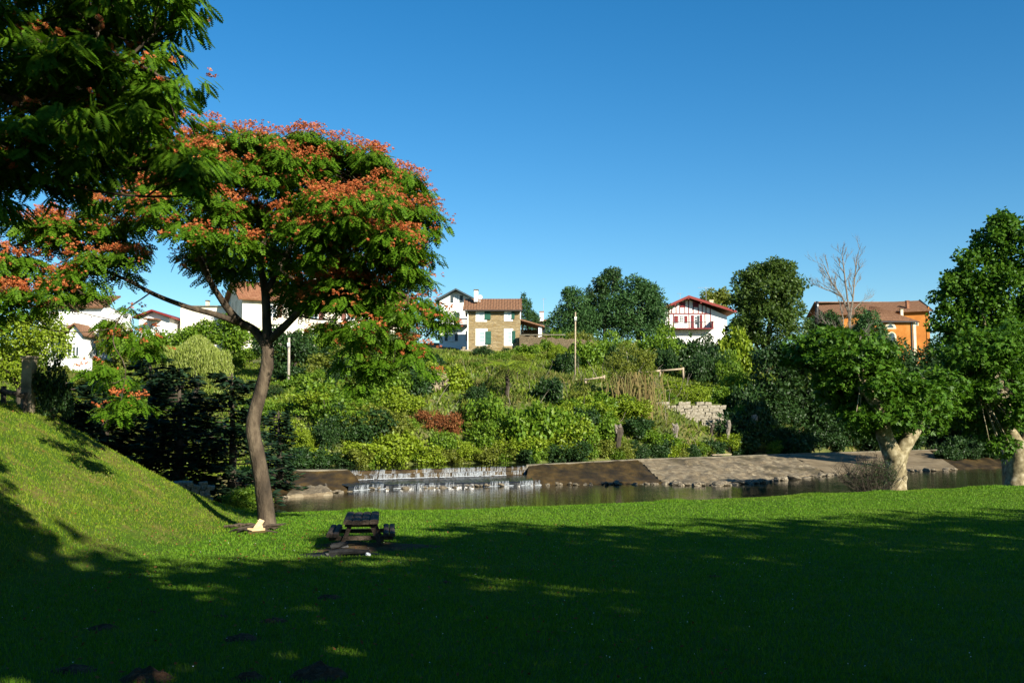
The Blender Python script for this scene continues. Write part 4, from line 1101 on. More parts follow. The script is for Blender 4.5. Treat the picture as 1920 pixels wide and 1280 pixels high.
# ochre building
h = House("ochre_building", "ochre-orange rendered building with long tiled roof and arched windows", 1690, 668, 150, cat="building")
def slanted(name, pts, y0, y1, mat): return MB().prism([(h.u(a_), h.w(b_)) for a_, b_ in pts], y0, y1).build(name, MAT[mat], h.root)
slanted("wall", [(1565, 690), (1755, 690), (1755, 578), (1565, 586)], 3.0, 11, 'ochre')
slanted("gable_wall", [(1752, 690), (1758, 690), (1758, 570), (1752, 578)], 2.9, 10.9, 'ochre')
h.roof((h.u(1556), 2.2, h.w(588)), (h.u(1759) - h.u(1556), 0, h.w(578.5) - h.w(588)), (0, 4.8, h.w(554) - h.w(578.5)), 'tile', .34)
h.roof((h.u(1763), 12, h.w(580)), (h.u(1556) - h.u(1763), 0, 0), (0, -4.6, h.w(554) - h.w(578.5)), 'tile', .34)
for s_ in (0, 1):
    mb = MB(); e0 = np.array((h.u(1760.5), 2.1 if s_ == 0 else 12.0, h.w(580))); e1 = np.array((h.u(1760.5), 7.0, h.w(552.5)))
    mb.add(np.array([e0 + (0, 0, -.25), e1 + (0, 0, -.25), e1 + (0, 0, .12), e0 + (0, 0, .12), e0 + (.12, 0, -.25), e1 + (.12, 0, -.25), e1 + (.12, 0, .12), e0 + (.12, 0, .12)]), [(0, 1, 2, 3), (7, 6, 5, 4), (0, 4, 5, 1), (1, 5, 6, 2), (2, 6, 7, 3), (3, 7, 4, 0)]).build("barge_board", MAT['slate_paint'], h.root)
# annex
ax0, ax1, az = h.u(1640), h.u(1711), h.w(600)
h.box("annex_wall", ax0, ax1, 0, 2.99, -3, az, 'ochre')
ap = (h.u(1652), 2.9, h.w(571))
h.roof((h.u(1634), -.5, h.w(600.5)), (h.u(1722) - h.u(1634), 0, h.w(604) - h.w(600.5)), (0, 3.2, h.w(571) - h.w(600.5)), 'tile', .34, cut=(.1, .74), name="annex_roof")
h.box("annex_eave", h.u(1636), h.u(1717), -.55, -.35, h.w(604.5), h.w(602.3), 'dark_wood')
h.box("quoin", h.u(1712), h.u(1717), -.03, .4, -3, h.w(603), 'stucco_trim')
MB().tube([(h.u(1708.5), -.1, -2), (h.u(1708.5), -.1, h.w(603))], .08, 6).build("drainpipe", MAT['slate_paint'], h.root)
def arch(cx, zb, r, hgt, y0, y1, mat, name, parent=None):
    pts = [(cx - r, zb), (cx + r, zb)] + [(cx + r * math.cos(t), zb + hgt + r * math.sin(t)) for t in np.linspace(0, PI, 13)]
    return MB().prism(pts, y0, y1).build(name, MAT[mat], parent or h.root)
f_ = arch(h.u(1669), h.w(616.5), .86, .05, -.06, .02, 'stucco_trim', "window"); arch(h.u(1669), h.w(614.5), .48, .0, -.08, .0, 'glass', "pane", f_)
f_ = arch(h.u(1671), h.w(650), .68, 1.55, -.06, .02, 'stucco_trim', "window"); arch(h.u(1671), h.w(649), .44, 1.6, -.08, .0, 'glass', "pane", f_)
f_ = h.box("window", h.u(1729), h.u(1737), 2.93, 3.0, h.w(607), h.w(599), 'stucco_trim'); h.box("pane", h.u(1731), h.u(1735.5), 2.91, 2.99, h.w(606), h.w(600), 'glass', f_)
f_ = arch(h.u(1724), h.w(650), .5, 1.2, 2.95, 3.05, 'glass', "archway")
h.chimney(h.u(1697), h.u(1702), 1.6, 2.0, h.w(594), h.w(578), 'stucco_trim', 'crest'); h.chimney(h.u(1717), h.u(1721.5), 3.2, 3.8, h.w(574), h.w(560), 'tile_red', 'tile_red')

# long cream farmhouse behind the silk tree
h = House("farmhouse", "long cream farmhouse with orange tiled roof and brown shutters behind the silk tree", 453, 645, 116, math.radians(27))
W_, D_, zw, zp = 20.5, 8.5, h.w(558), h.w(558) + 2.3
h.box("wall", 0, W_, 0, D_, -4, zw, 'white_old')
_o = MB().prism([(0, zw), (D_, zw), (D_ / 2, zp)], 0, W_).build("gable_wall", MAT['white_old'], h.root); _o.rotation_euler = (0, 0, PI / 2); _o.location = (W_, 0, 0)
h.roof((-.6, -.7, zw - .2), (11.4, 0, 0), (0, D_ / 2 + .7, zp - zw + .35), 'tile_red', .32)
h.roof((10.8, -.75, zw + .15), (W_ + .6 - 10.8, 0, 0), (0, D_ / 2 + .75, zp - zw + .35), 'tile_red', .32)
h.roof((W_ + .6, D_ + .7, zw - .2), (-W_ - 1.2, 0, 0), (0, -D_ / 2 - .7, zp - zw + .35), 'tile_red', .32)
for x in (3.0, 8.0, 12.5, 16.5):
    for z in (.6, 3.3):
        h.window(x, x + 1.0, z, z + 1.5, 0, mull=(1, 2)); h.shutter(x - .62, x - .06, z, z + 1.5, 0, 'brown_paint'); h.shutter(x + 1.06, x + 1.62, z, z + 1.5, 0, 'brown_paint')
h.chimney(9.5, 10.2, D_ / 2 - .3, D_ / 2 + .4, zp - .2, zp + 1.1, 'white_old')
# low white building and small gabled house
h = House("low_building", "low white flat-roofed building with thin chimney left of the farmhouse", 385, 640, 122, 0, "building")
h.box("wall", h.u(338), h.u(424), 0, 7, -3, h.w(575), 'white_old'); h.box("roof", h.u(336), h.u(426), -.2, 7.2, h.w(575), h.w(573), 'crest')
h.chimney(h.u(375.5), h.u(380.5), 2, 2.6, h.w(575), h.w(561), 'stucco_trim')
h.window(h.u(395), h.u(404), h.w(600), h.w(582), 0)
h = House("gabled_house", "small white house with shallow red gable among the trees", 285, 640, 120)
xa, zap = h.u(288), h.w(585); xl, xr, ze = h.u(261), h.u(318), h.w(596)
MB().prism([(xl, -4), (xr, -4), (xr, ze), (xa, zap), (xl, ze)], 0, 8).build("wall", MAT['white'], h.root)
MB().prism([(xl - .5, ze - .1), (xa, zap + .05), (xa, zap + .25), (xl - .5, ze + .1)], -.8, 8.3).build("roof", MAT['red_bright'], h.root); MB().prism([(xa, zap + .05), (xr + .5, ze - .1), (xr + .5, ze + .1), (xa, zap + .25)], -.8, 8.3).build("roof", MAT['red_bright'], h.root)
h.window(h.u(289), h.u(297), h.w(624), h.w(608), 0); h.box("porch_roof", h.u(278), h.u(303), -1.6, 0, h.w(601), h.w(599), 'tile')
MB().tube([(h.u(289), -1.5, h.w(632)), (h.u(289), -1.5, h.w(601))], .05, 6).build("porch_post", MAT['dark_wood'], h.root)
# white house at the left
h = House("villa", "tall white house with brown tiled gable wing and terrace wall at far left", 150, 690, 98)
h.box("wall", h.u(60), h.u(181), 1.5, 9, -3, h.w(572), 'white')
h.roof((h.u(56), 1.0, h.w(573)), (h.u(184) - h.u(56), 0, 0), (0, 4.5, 1.6), 'tile', .32)
h.chimney(h.u(166), h.u(174), 3.5, 4.2, h.w(570), h.w(556), 'stucco_trim')
xl, xr, xa, ze, zap = h.u(138), h.u(168), h.u(155), h.w(629), h.w(612)
MB().prism([(xl, -3), (xr, -3), (xr, ze), (xa, zap), (xl, ze)], -1.5, 1.49).build("wing_wall", MAT['white'], h.root)
MB().prism([(xl - 1.4, ze - .5), (xa, zap + .05), (xa, zap + .22), (xl - 1.4, ze - .3)], -1.9, 1.48).build("wing_roof", MAT['tile'], h.root); MB().prism([(xa, zap + .05), (xr + .3, ze - .2), (xr + .3, ze - .03), (xa, zap + .22)], -1.9, 1.48).build("wing_roof", MAT['tile'], h.root)
for a_, b_, c_, d_ in ((143, 148, 648, 667), (152, 155, 652, 668), (158, 161, 652, 668)): h.window(h.u(a_), h.u(b_), h.w(d_), h.w(c_), -1.5, 'slate_paint', mull=(0, 1))
for a_, b_, c_, d_ in ((170, 175, 648, 666), (105, 110, 640, 656), (120, 125, 640, 656), (85, 90, 640, 656)): h.window(h.u(a_), h.u(b_), h.w(d_), h.w(c_), 1.5, 'slate_paint', mull=(0, 1))
h.box("terrace_parapet", h.u(128), h.u(205), -4, -3.7, -2, h.w(676), 'white')
h.chimney(h.u(125), h.u(132), -.5, .3, h.w(628), h.w(612), 'white')
# retaining wall of pale blocks below the timber framed house, shade put into their grey-blue
h = House("block_wall", "block wall below the timber framed house, its shade put into a grey-blue colour", 1310, 700, 124, cat="wall")
for r in range(5):
    for c in range(11):
        x = h.u(1280) + c * .62 + (.3 if r % 2 else 0)
        MB().box(x, x + .6, 0 + random.uniform(-.015, .015), .4, -.2 + r * .42, .2 + r * .42).build("block", MAT['shadewall'], h.root)
h.box("footing", h.u(1279), h.u(1390), .02, .38, -2, -.21, 'shadewall')

# ------------------------------------------------------------------ ruined walls of separate stones
_sm = None
def stone_wall(name, label, x0, x1, y0, y1, d, mat, sw=.42, sh=.24, yaw=0.0, ragged=.5, depth=.5):
    h = House(name, label, (x0 + x1) / 2, y1, d, yaw, "wall")
    Wt = (x1 - x0) * h.m; Ht = (y1 - y0) * h.m; rows = max(2, int(Ht / sh))
    MB().box(-Wt / 2 + .1, Wt / 2 - .1, .14, depth + .8, -1.2, Ht * .8).build("core", MAT['bank'], h.root)
    protos = []
    for q in range(6):
        mb = MB(); V_ = np.array([(x, y, z) for z in (0, 1) for y in (0, 1) for x in (0, 1)], float) - .5
        V_ = V_ + RNG.normal(0, .07, V_.shape); cvx = []
        mb.add(V_, [(0, 2, 3, 1), (4, 5, 7, 6), (0, 1, 5, 4), (1, 3, 7, 5), (3, 2, 6, 7), (2, 0, 4, 6)])
        o = mb.build("stone", MAT[mat]); protos.append(o.data); bpy.data.objects.remove(o)
    for r in range(-3, rows):
        x = -Wt / 2
        while x < Wt / 2:
            w_ = sw * random.uniform(.55, 1.4)
            if r < rows - 1 or random.random() > ragged:
                o = bpy.data.objects.new("stone", random.choice(protos)); COL.objects.link(o); o.parent = h.root
                o.location = (x + w_ / 2, .16 + random.uniform(-.05, .03), (r + .5) * sh + random.uniform(-.02, .02)); o.scale = (w_ * .98, .42, sh * .98); o.rotation_euler = (random.uniform(-.05, .05), random.uniform(-.06, .06), random.uniform(-.08, .08))
            x += w_
    return h
dz = T(1290, 785)[1]; stone_wall("ruined_wall", "pale ruined stone wall overhung by creepers low on the far bank", 1230, 1356, 748, 792, dz - .1, 'stone_pale', .5, .26)
dz = T(808, 730)[1]; stone_wall("ruined_wall", "brown ruined wall half buried in ivy under the balcony house", 782, 838, 698, 732, dz - .3, 'stone_brown', .5, .3, .3)
dz = T(870, 690)[1]; stone_wall("ruined_wall", "short sunlit stone wall at the foot of the stone house corner", 862, 884, 650, 690, 106, 'stone_brown', .4, .28, .5)
stone_wall("abutment_wall", "sunlit stone abutment at the lawn corner beside the dark conifers", 318, 387, 903, 966, 31.6, 'stone_pale', .22, .13, .35, .3)

# poles, rails
def pole(px, y0, y1, d, r, label, mat, name="telegraph_pole"):
    a_ = P(px, y0, d); b_ = P(px + 1.0, y1, d); a_[2] -= .5
    root = empty(name, a_, label, "pole")
    MB().tube([(0, 0, 0), (b_ - a_)], [r, r * .75], 8).build("shaft", MAT[mat], root, smooth=True)
    top = b_ - a_
    MB().box(top[0] - .09, top[0] + .09, -r - .05, r + .02, top[2] - .75, top[2] - .45).build("bracket", MAT['metal'], root)
    for s_ in (-1, 1): MB().tube([(top[0] + s_ * .07, -r - .06, top[2] - .6), (top[0] + s_ * .07, -r - .06, top[2] - .42)], .035, 6).build("insulator", MAT['white_paint'], root)
    return root
pole(1078, 712, 585, T(1078, 712)[1], .075, "tall slim wooden telegraph pole standing alone on the far bank", 'wood_grey')
pole(541, 716, 633, 82, .13, "weathered grey pole beside the silk tree trunk", 'bark_grey')
pole(1531, 600, 565, 135, .25, "short dark post among trees near the bare tree", 'dark_wood')
pole(8, 745, 655, 27.5, .06, "dark fence post at the top of the grass embankment", 'bark_dark', "fence_post") if False else None
def rail_fence(name, label, pts, d, post_h, mat, r=.07):
    p0 = P(*pts[0], d); root = empty(name, p0, label, "fence")
    q = [P(x, y, d) - p0 for x, y in pts]
    for i in range(len(q) - 1): MB().tube([q[i], q[i + 1] + np.array((0, 0, random.uniform(-.02, .02)))], r, 7).build("rail", MAT[mat], root, smooth=True)
    for v in q: MB().tube([v + np.array((0, .08, .12)), v + np.array((0, .08, -post_h))], r * 1.15, 7).build("post", MAT[mat], root, smooth=True)
    return root
d_ = T(1245, 712)[1]
rail_fence("rail_fence", "wooden rail fence on the path below the timber framed house", [(1200, 698), (1238, 695), (1281, 691)], d_, .9, 'wood_grey', .085)
rail_fence("rail_fence", "short broken wooden rail by the path near the slim telegraph pole", [(1098, 712), (1133, 706)], T(1120, 716)[1], .5, 'wood_grey', .07)
rail_fence("rail_fence", "dark wooden fence at the top of the grass embankment", [(-60, 730), (4, 732), (44, 744)], 26, 1.0, 'bark_dark', .06)
p_ = P(4, 700, 26); 
# gate post and ivy clump on the embankment
p_ = P(52, 762, 26.5)
gp = empty("gate_post", p_, "mottled stone gate post at the top of the embankment", "gate post")
mb = MB()
for k in range(6): mb.box(-.14 + random.uniform(-.01, .01), .14 + random.uniform(-.01, .01), -.13, .13, -.3 + k * .26, -.045 + k * .26)
mb.build("shaft", MAT['stone_brown'], gp); MB().box(-.17, .17, -.16, .16, 1.262, 1.33).build("cap", MAT['stone_brown'], gp)
shrub(P(98, 772, 27) + np.array((0, 0, -.1)), (.62, .6, 1.35), 'leaf_dark', "dark ivy clump beside the stone gate post")
shrub(P(440, 958, 33.5), (.95, .8, .75), 'leaf_mid', "green waterside bush between the abutment and the silk tree trunk")
shrub(P(480, 950, 36), (.7, .7, .5), 'leaf_olive', "low olive tuft by the water behind the silk tree trunk")
# pollard stumps
for k, (px, yb, yt, wpx, lab) in enumerate(((1160, 862, 803, 20, "thick gnarled pollard stump standing at the water's edge"), (1267, 835, 797, 15, "pollard stump with pale knuckles half way along the bank"), (1335, 822, 797, 9, "short dark ivy-topped stump below the pale ruined wall"),
                                       (1366, 846, 790, 11, "slim pale pollard stump beside the dead brushwood"), (1414, 838, 780, 16, "tall pale pollard stump behind the dead brushwood"))):
    b = T(px, yb); d = b[1]; hh = (yb - yt) * d / F; r = wpx * d / F * .32
    root = empty("pollard_stump", b, lab, "stump", "pollard stumps along the far waterside")
    mb = MB(); rng = np.random.default_rng(k)
    pts = np.array([(.05 * math.sin(q * 1.3), 0, -.3 + (hh + .3) * q / 7) for q in range(8)])
    mb.tube(pts, r * np.array([1.2, 1.0, .9, .85, .9, 1.0, 1.25, .9]), 9, wob=.35); mb.build("trunk", MAT['bark_dead'] if k in (3, 4, 1) else MAT['bark_dark'], root)
    for q in range(5):
        a_ = rng.uniform(0, 6.28); c = np.array((math.cos(a_) * r * .9, math.sin(a_) * r * .9, hh * rng.uniform(.75, 1.02)))
        MB().tube([c * np.array((.3, .3, .95)), c, c + np.array((math.cos(a_) * r * .5, math.sin(a_) * r * .5, r * .7))], [r * .5, r * .62, r * .2], 7, wob=.4).build("knuckle", MAT['bark_dead'], root)
# dead brushwood heap by the ramp
b = T(1402, 852); rng = np.random.default_rng(4); n = 1500
br = empty("brushwood_heap", b, "reddish brown heap of dead brushwood at the water beside the stumps", "brushwood")
p = np.stack([rng.normal(0, .55, n), rng.normal(.3, .3, n), np.abs(rng.normal(0, .32, n))], 1)
V_, F_ = leaf_quads(p, unit(rdir(n, rng) + np.array((0, 0, .5))), rdir(n, rng), rng.uniform(.3, .7, n), .02)
MB().add(V_, F_).build("twigs", MAT['brush'], br, kind="stuff")
for q in range(6): MB().tube([(-.9 + q * .3, .2, 0), (-.7 + q * .35, .1, .5)], [.03, .015], 5).build("branch", MAT['bark_dark'], br)
# planks lying at the water
for k, (a_, b_) in enumerate((((1335, 845), (1368, 843)), ((1334, 853), (1370, 852)))):
    A_, B_ = G(*a_, 1.02), G(*b_, 1.02); mb = MB()
    dv = unit(B_ - A_); sd = np.array((-dv[1], dv[0], 0)) * .11; up = np.array((0, 0, .05))
    mb.add(np.array([A_ - sd, B_ - sd, B_ + sd, A_ + sd, A_ - sd + up, B_ - sd + up, B_ + sd + up, A_ + sd + up]), [(3, 2, 1, 0), (4, 5, 6, 7), (0, 1, 5, 4), (1, 2, 6, 5), (2, 3, 7, 6), (3, 0, 4, 7)])
    tag(mb.build("plank", MAT['wood_grey']), ("pale plank at the waterside by the slim stump, upper of two", "pale plank at the waterside by the slim stump, lower of two")[k], "plank")

# ------------------------------------------------------------------ silk trees (bipinnate leaves, pink brush flowers)
def frond_template(pairs, L=.28, pl=.09, pw=.028):
    V_ = []; F_ = []
    for i in range(pairs):
        f = (i + .6) / pairs; x = L * f; lp = pl * (math.sin(PI * (.15 + .8 * f))) ** .6
        z = -.10 * L * f * f * 2
        for s_ in (-1, 1):
            d = np.array((.55, s_ * .84, -.22)); d /= np.linalg.norm(d)
            a = np.array((x, 0, z)); b = np.cross((0, 0, 1), d)
            n = len(V_)
            V_ += [a, a + d * lp * .5 + b * pw * .5, a + d * lp, a + d * lp * .5 - b * pw * .5]; F_.append((n, n + 1, n + 2, n + 3))
    return np.array(V_), np.array(F_)
def place_template(TV, TF, p, t, nrm, scale):
    """copies of a template: x along t, z along nrm"""
    n = len(p); y = unit(np.cross(nrm, t)); z = np.cross(t, y)
    M_ = np.stack([t, y, z], 1) * np.asarray(scale)[:, None, None]           # rows
    V_ = np.einsum('vk,nkj->nvj', TV, M_) + p[:, None]
    F_ = (TF[None] + (np.arange(n) * len(TV))[:, None, None]).reshape(-1, TF.shape[1])
    return V_.reshape(-1, 3), F_
def puff_template(r=.040, k=6, seed=1):
    rng = np.random.default_rng(seed); V_ = []; F_ = []
    for q in range(k):
        a = q * 2.399; el = .25 + .75 * (q + .5) / k
        d = np.array((math.cos(a) * math.cos(el), math.sin(a) * math.cos(el), math.sin(el)))
        s_ = np.cross(d, (0.1, .2, 1)); s_ /= np.linalg.norm(s_)
        n = len(V_); V_ += [np.zeros(3), d * r + s_ * r * .34, d * r - s_ * r * .34]; F_.append((n, n + 1, n + 2))
    return np.array(V_), np.array(F_)
def silk_foliage(pads, n_per_m2, rng, pairs, fl_density, base, sub_r=.5, under=.25, fs=(.8, 1.25)):
    """pads: flattened domes -> fronds over and around many small sub-pads, flowers on top"""
    sub = []
    for c, r in pads:
        c = np.asarray(c) - base; r = np.asarray(r)
        k = max(4, int(2.7 * r[0] * r[1] / sub_r ** 2))
        for q in range(k):
            u = rdir(1, rng)[0]; u[2] = abs(u[2]) if rng.random() < .72 else -abs(u[2]) * .8
            sr = sub_r * rng.uniform(.65, 1.25)
            sub.append((c + u * r * rng.uniform(.75, 1.0), np.array((sr, sr, sr * .62)), c))
    PP = []; TT = []; NN = []; FP = []; FN = []
    cen = {}
    for c, r in pads: cen[tuple(np.round(np.asarray(c) - base, 3))] = np.asarray(r, float)
    for c, r, pc in sub:
        n = int(n_per_m2 * r[0] * r[1] * PI)
        u = rdir(n, rng); flip = rng.random(n) > under
        u[:, 2] = np.where(flip, np.abs(u[:, 2]), u[:, 2])
        p = c + u * r * rng.uniform(.6, 1.0, n)[:, None]
        o = unit(u * np.array((1, 1, .5)))
        hor = unit(o * np.array((1, 1, 0)) + rng.normal(0, .25, (n, 3)) * np.array((1, 1, .2)))
        TT.append(unit(hor * .8 + np.array((0, 0, -.55)) + rng.normal(0, .22, (n, 3))))
        NN.append(unit(o * .5 + np.array((0, 0, .8)) + rng.normal(0, .25, (n, 3)))); PP.append(p)
        pr = cen[tuple(np.round(pc, 3))]
        out = unit((p - pc) / pr ** 2); surf = np.linalg.norm((p - pc) / pr, axis=1)
        prob = fl_density * sstep(.62, 1.0, surf) * np.clip(.42 + out[:, 2] * .3 - out[:, 1] * .45, .0, 1)
        if pc[2] + base[2] < 6.0 and fl_density > .1: prob = prob * .45
        for q in np.nonzero(rng.random(n) < prob)[0]:
            kk = int(rng.integers(2, 6)); cc = p[q] + unit(out[q] + np.array((.05, -.15, .35))) * (.12 + .15 * max(0., -out[q, 1]) + .06 * max(0., out[q, 0]))
            FP.append(cc + rng.normal(0, .05, (kk, 3)) * np.array((1, 1, .6))); FN.append(unit(np.array((.1, -.2, 1.)) + rng.normal(0, .4, (kk, 3))))
    PP = np.concatenate(PP); TT = np.concatenate(TT); NN = np.concatenate(NN)
    TV, TF = frond_template(*pairs)
    leaves = place_template(TV, TF, PP, TT, NN, rng.uniform(*fs, len(PP)))
    fl = None
    if FP:
        FP = np.concatenate(FP); FN = np.concatenate(FN)
        TV, TF = puff_template()
        fl = place_template(TV, TF, FP, unit(np.cross(FN, rdir(len(FP), rng))), FN, rng.uniform(.8, 1.3, len(FP)))
    return leaves, fl, sub
def limb_path(pts, d0, base, sub=4):
    q = np.array([P(x, y, d) - base for x, y, d in pts])
    # Catmull-Rom through the points
    e = np.concatenate([[2 * q[0] - q[1]], q, [2 * q[-1] - q[-2]]]); out = []
    for i in range(1, len(e) - 2):
        for t in np.linspace(0, 1, sub, endpoint=False):
            a, b, c, d = e[i - 1], e[i], e[i + 1], e[i + 2]
            out.append(.5 * (2 * b + (c - a) * t + (2 * a - 5 * b + 4 * c - d) * t * t + (3 * b - a - 3 * c + d) * t ** 3))
    return np.array(out + [q[-1]])
def silk_tree(name, label, base, limbs, pads, seed, dens, pairs, fld, sub_r, r_tw, fs):
    rng = np.random.default_rng(seed); base = np.asarray(base, float)
    root = empty(name, base, label, "silk tree")
    nodes = []; mb0 = None
    for k, (pts, r0, r1) in enumerate(limbs):
        path = limb_path(pts, 0, base); rad = np.linspace(r0, r1, len(path))
        if k == 0: rad = rad * (1 + .35 * np.exp(-np.arange(len(path)) * .8))
        mb = MB().tube(path, rad, 10 if k == 0 else 8, wob=.10)
        mb.build("trunk" if k == 0 else "limb", MAT['bark_mimosa'], root, smooth=True)
        if k > 0 or len(limbs) == 1: nodes += [(path[i], rad[i]) for i in range(2, len(path))]
        else: nodes += [(path[-1], rad[-1])]
    leaves, fl, sub = silk_foliage(pads, dens, rng, pairs, fld, base, sub_r, fs=fs)
    MB().add(*leaves).build("crown", MAT['leaf_mimosa'], root)
    if fl: tag(MB().add(*fl).build("blossom", MAT['flower'], root, kind="stuff"), "clusters of salmon pink brush flowers over the crown")
    tw = MB(); N0 = np.array([n[0] for n in nodes]); hub = {}
    for c, r, pc in sub:
        key = tuple(np.round(pc, 3))
        if key not in hub:
            dd = np.linalg.norm((N0 - pc) * np.array((1, 1, 1.2)), axis=1) + np.where(N0[:, 2] > pc[2] + .1, 1.5, 0)
            i = int(np.argmin(dd)); a = nodes[i][0]; e = pc - np.array((0, 0, .12)); L = np.linalg.norm(e - a)
            rr = min(nodes[i][1] * .75, r_tw * (.6 + .4 * L))
            pts = bez(a, e, np.array((0, 0, -.04 * L)) + rng.normal(0, .07 * L, 3), 7)
            tw.tube(pts, np.linspace(rr, max(.012, rr * .45), 7), 6, cap=False, wob=.1); hub[key] = (pts, rr * .45)
        pts, rr = hub[key]; a = pts[int(rng.integers(4, 7))]; L = np.linalg.norm(c - a)
        if L < .15: continue
        tw.tube(bez(a, c, np.array((0, 0, .06 * L)) + rng.normal(0, .1 * L, 3), 5), np.linspace(max(.012, rr * .7), .006, 5), 4, cap=False)
    tag(tw.build("twigs", MAT['bark_mimosa'], root, smooth=True, kind="stuff"))
    return root
MT = TL(500, 992); md = MT[1]
LIMBS = [([(502, 1000, md), (495, 930, md), (484, 860, md), (474, 800, md), (486, 745, md), (500, 690, md), (502, 650, md)], .205, .15),
         ([(502, 655, md), (478, 620, md), (448, 602, md - .2), (418, 566, md - .5), (390, 520, md - .8), (372, 480, md - 1.2)], .13, .05),
         ([(448, 605, md - .1), (405, 590, md - .6), (350, 575, md - 1.0), (290, 552, md - 1.3), (245, 528, md - 1.5), (190, 505, md - 1.5)], .085, .03),
         ([(372, 485, md - 1.1), (350, 440, md - 1.4), (330, 400, md - 1.6)], .05, .025),
         ([(418, 568, md - .5), (400, 540, md), (385, 500, md + .5), (360, 440, md + 1.0), (300, 380, md + 1.2)], .06, .025),
         ([(502, 655, md), (500, 600, md), (497, 545, md + .1), (488, 490, md + .1), (495, 430, md + .2), (470, 350, md + .3)], .14, .04),
         ([(497, 550, md), (530, 490, md + .6), (570, 420, md + 1.0), (600, 360, md + 1.0)], .08, .03),
         ([(503, 640, md), (545, 600, md - .2), (590, 555, md - .6), (625, 510, md - 1.0), (660, 470, md - 1.4)], .11, .04),
         ([(590, 555, md - .6), (640, 540, md - .3), (700, 530, md - .5), (760, 560, md - .8)], .06, .025),
         ([(700, 530, md - .5), (720, 600, md - 1.0), (735, 660, md - 1.3)], .03, .015),
         ([(570, 420, md + 1), (640, 400, md + .6), (700, 370, md + .3), (750, 365, md + .2)], .05, .02),
         ([(280, 550, md - 1.35), (228, 590, md - 1.6), (212, 640, md - 1.9), (235, 690, md - 2.2), (225, 760, md - 2.3)], .018, .009)]
s_ = md / F
PADS = []
for px, py, dd, rx, ry, rz in [
    (430, 300, .4, 95, 1.5, 40), (560, 305, .6, 100, 1.7, 34), (670, 332, .5, 90, 1.5, 32), (745, 375, .2, 52, 1.2, 36), (520, 330, -.6, 80, 1.0, 30),
    (600, 420, -1.6, 85, 1.1, 38), (700, 430, -2.0, 105, 1.3, 56), (790, 455, -1.2, 48, 1.0, 40), (640, 470, -2.2, 75, 1.0, 34), (735, 490, -1.9, 80, 1.1, 40),
    (765, 565, -1.2, 62, .9, 52), (800, 620, -.7, 38, .6, 46), (705, 610, -1.8, 70, .8, 48), (655, 570, -1.2, 62, .8, 36), (785, 680, -1.0, 26, .5, 34), (740, 680, -1.6, 34, .5, 36), (690, 720, -1.7, 26, .4, 28), (650, 660, -1.6, 40, .6, 36),
    (360, 420, -2.2, 76, 1.0, 44), (300, 395, -1.6, 62, 1.0, 36), (400, 470, -1.6, 46, .8, 30),
    (190, 445, -.7, 90, 1.2, 40), (90, 470, -.7, 90, 1.2, 42), (15, 520, -1.2, 62, 1.0, 38), (205, 515, -1.8, 55, .8, 30), (-70, 520, -1, 70, 1, 45),
    (100, 565, -1.7, 62, .8, 38), (30, 590, -1.7, 52, .8, 30), (150, 540, -1.9, 50, .7, 26),
    (220, 345, .8, 95, 1.3, 42), (320, 320, 1.2, 90, 1.4, 42), (400, 335, -.6, 70, 1.0, 36),
    (205, 712, -2.3, 40, .5, 20), (232, 775, -2.3, 22, .3, 22),
    (222, 605, -1.2, 22, .4, 44), (250, 650, -1.4, 30, .5, 28),
    (450, 500, 2.2, 95, 1.3, 36), (600, 530, 2.4, 100, 1.4, 40), (700, 530, 1.2, 75, 1.0, 44), (500, 410, 1.0, 105, 1.3, 38), (610, 350, 2.0, 110, 1.5, 36), (530, 470, -1.0, 66, .9, 34), (620, 590, -.6, 56, .8, 36), (440, 420, -.2, 70, 1.0, 36),
    (560, 560, .3, 60, .8, 26), (700, 400, 1.6, 95, 1.2, 40)]:
    dpt = md + dd; PADS.append((P(px, py, dpt), (rx * dpt / F, ry, rz * dpt / F * 1.3)))
silk_tree("silk_tree", "wide flat-crowned silk tree covered in salmon pink blossom on the lawn", MT, LIMBS, PADS, 5, 84, (5, .26, .09, .054), .60, .44, .035, (.8, 1.3))
# the nearer silk tree whose branches hang in from the upper left
nb = np.array((-9.2, 8.2, float(lawn_z(-9.2, 8.2))))
def NP(px, py, d): return (px, py, d)
NL = [([(-640, 800, 8.2), (-560, 500, 8.6), (-470, 250, 9.2), (-380, 120, 9.8)], .24, .15),
      ([(-400, 150, 9.7), (-250, 80, 10.2), (-80, 60, 10.6), (100, 80, 11.0), (240, 110, 11.2)], .10, .03),
      ([(-470, 250, 9.2), (-300, 200, 9.8), (-120, 170, 10.3), (30, 190, 10.8), (95, 235, 11), (200, 280, 11.2)], .09, .03),
      ([(-120, 170, 10.3), (20, 260, 10.6), (120, 300, 11), (300, 320, 11.2)], .05, .02),
      ([(-300, 200, 9.8), (-160, 300, 10), (-40, 340, 10.4), (60, 330, 10.8)], .05, .02),
      ([(-380, 120, 9.8), (-200, -60, 10.4), (0, -120, 11), (200, -80, 11.4), (300, -20, 11.4)], .09, .03)]
NPADS = []
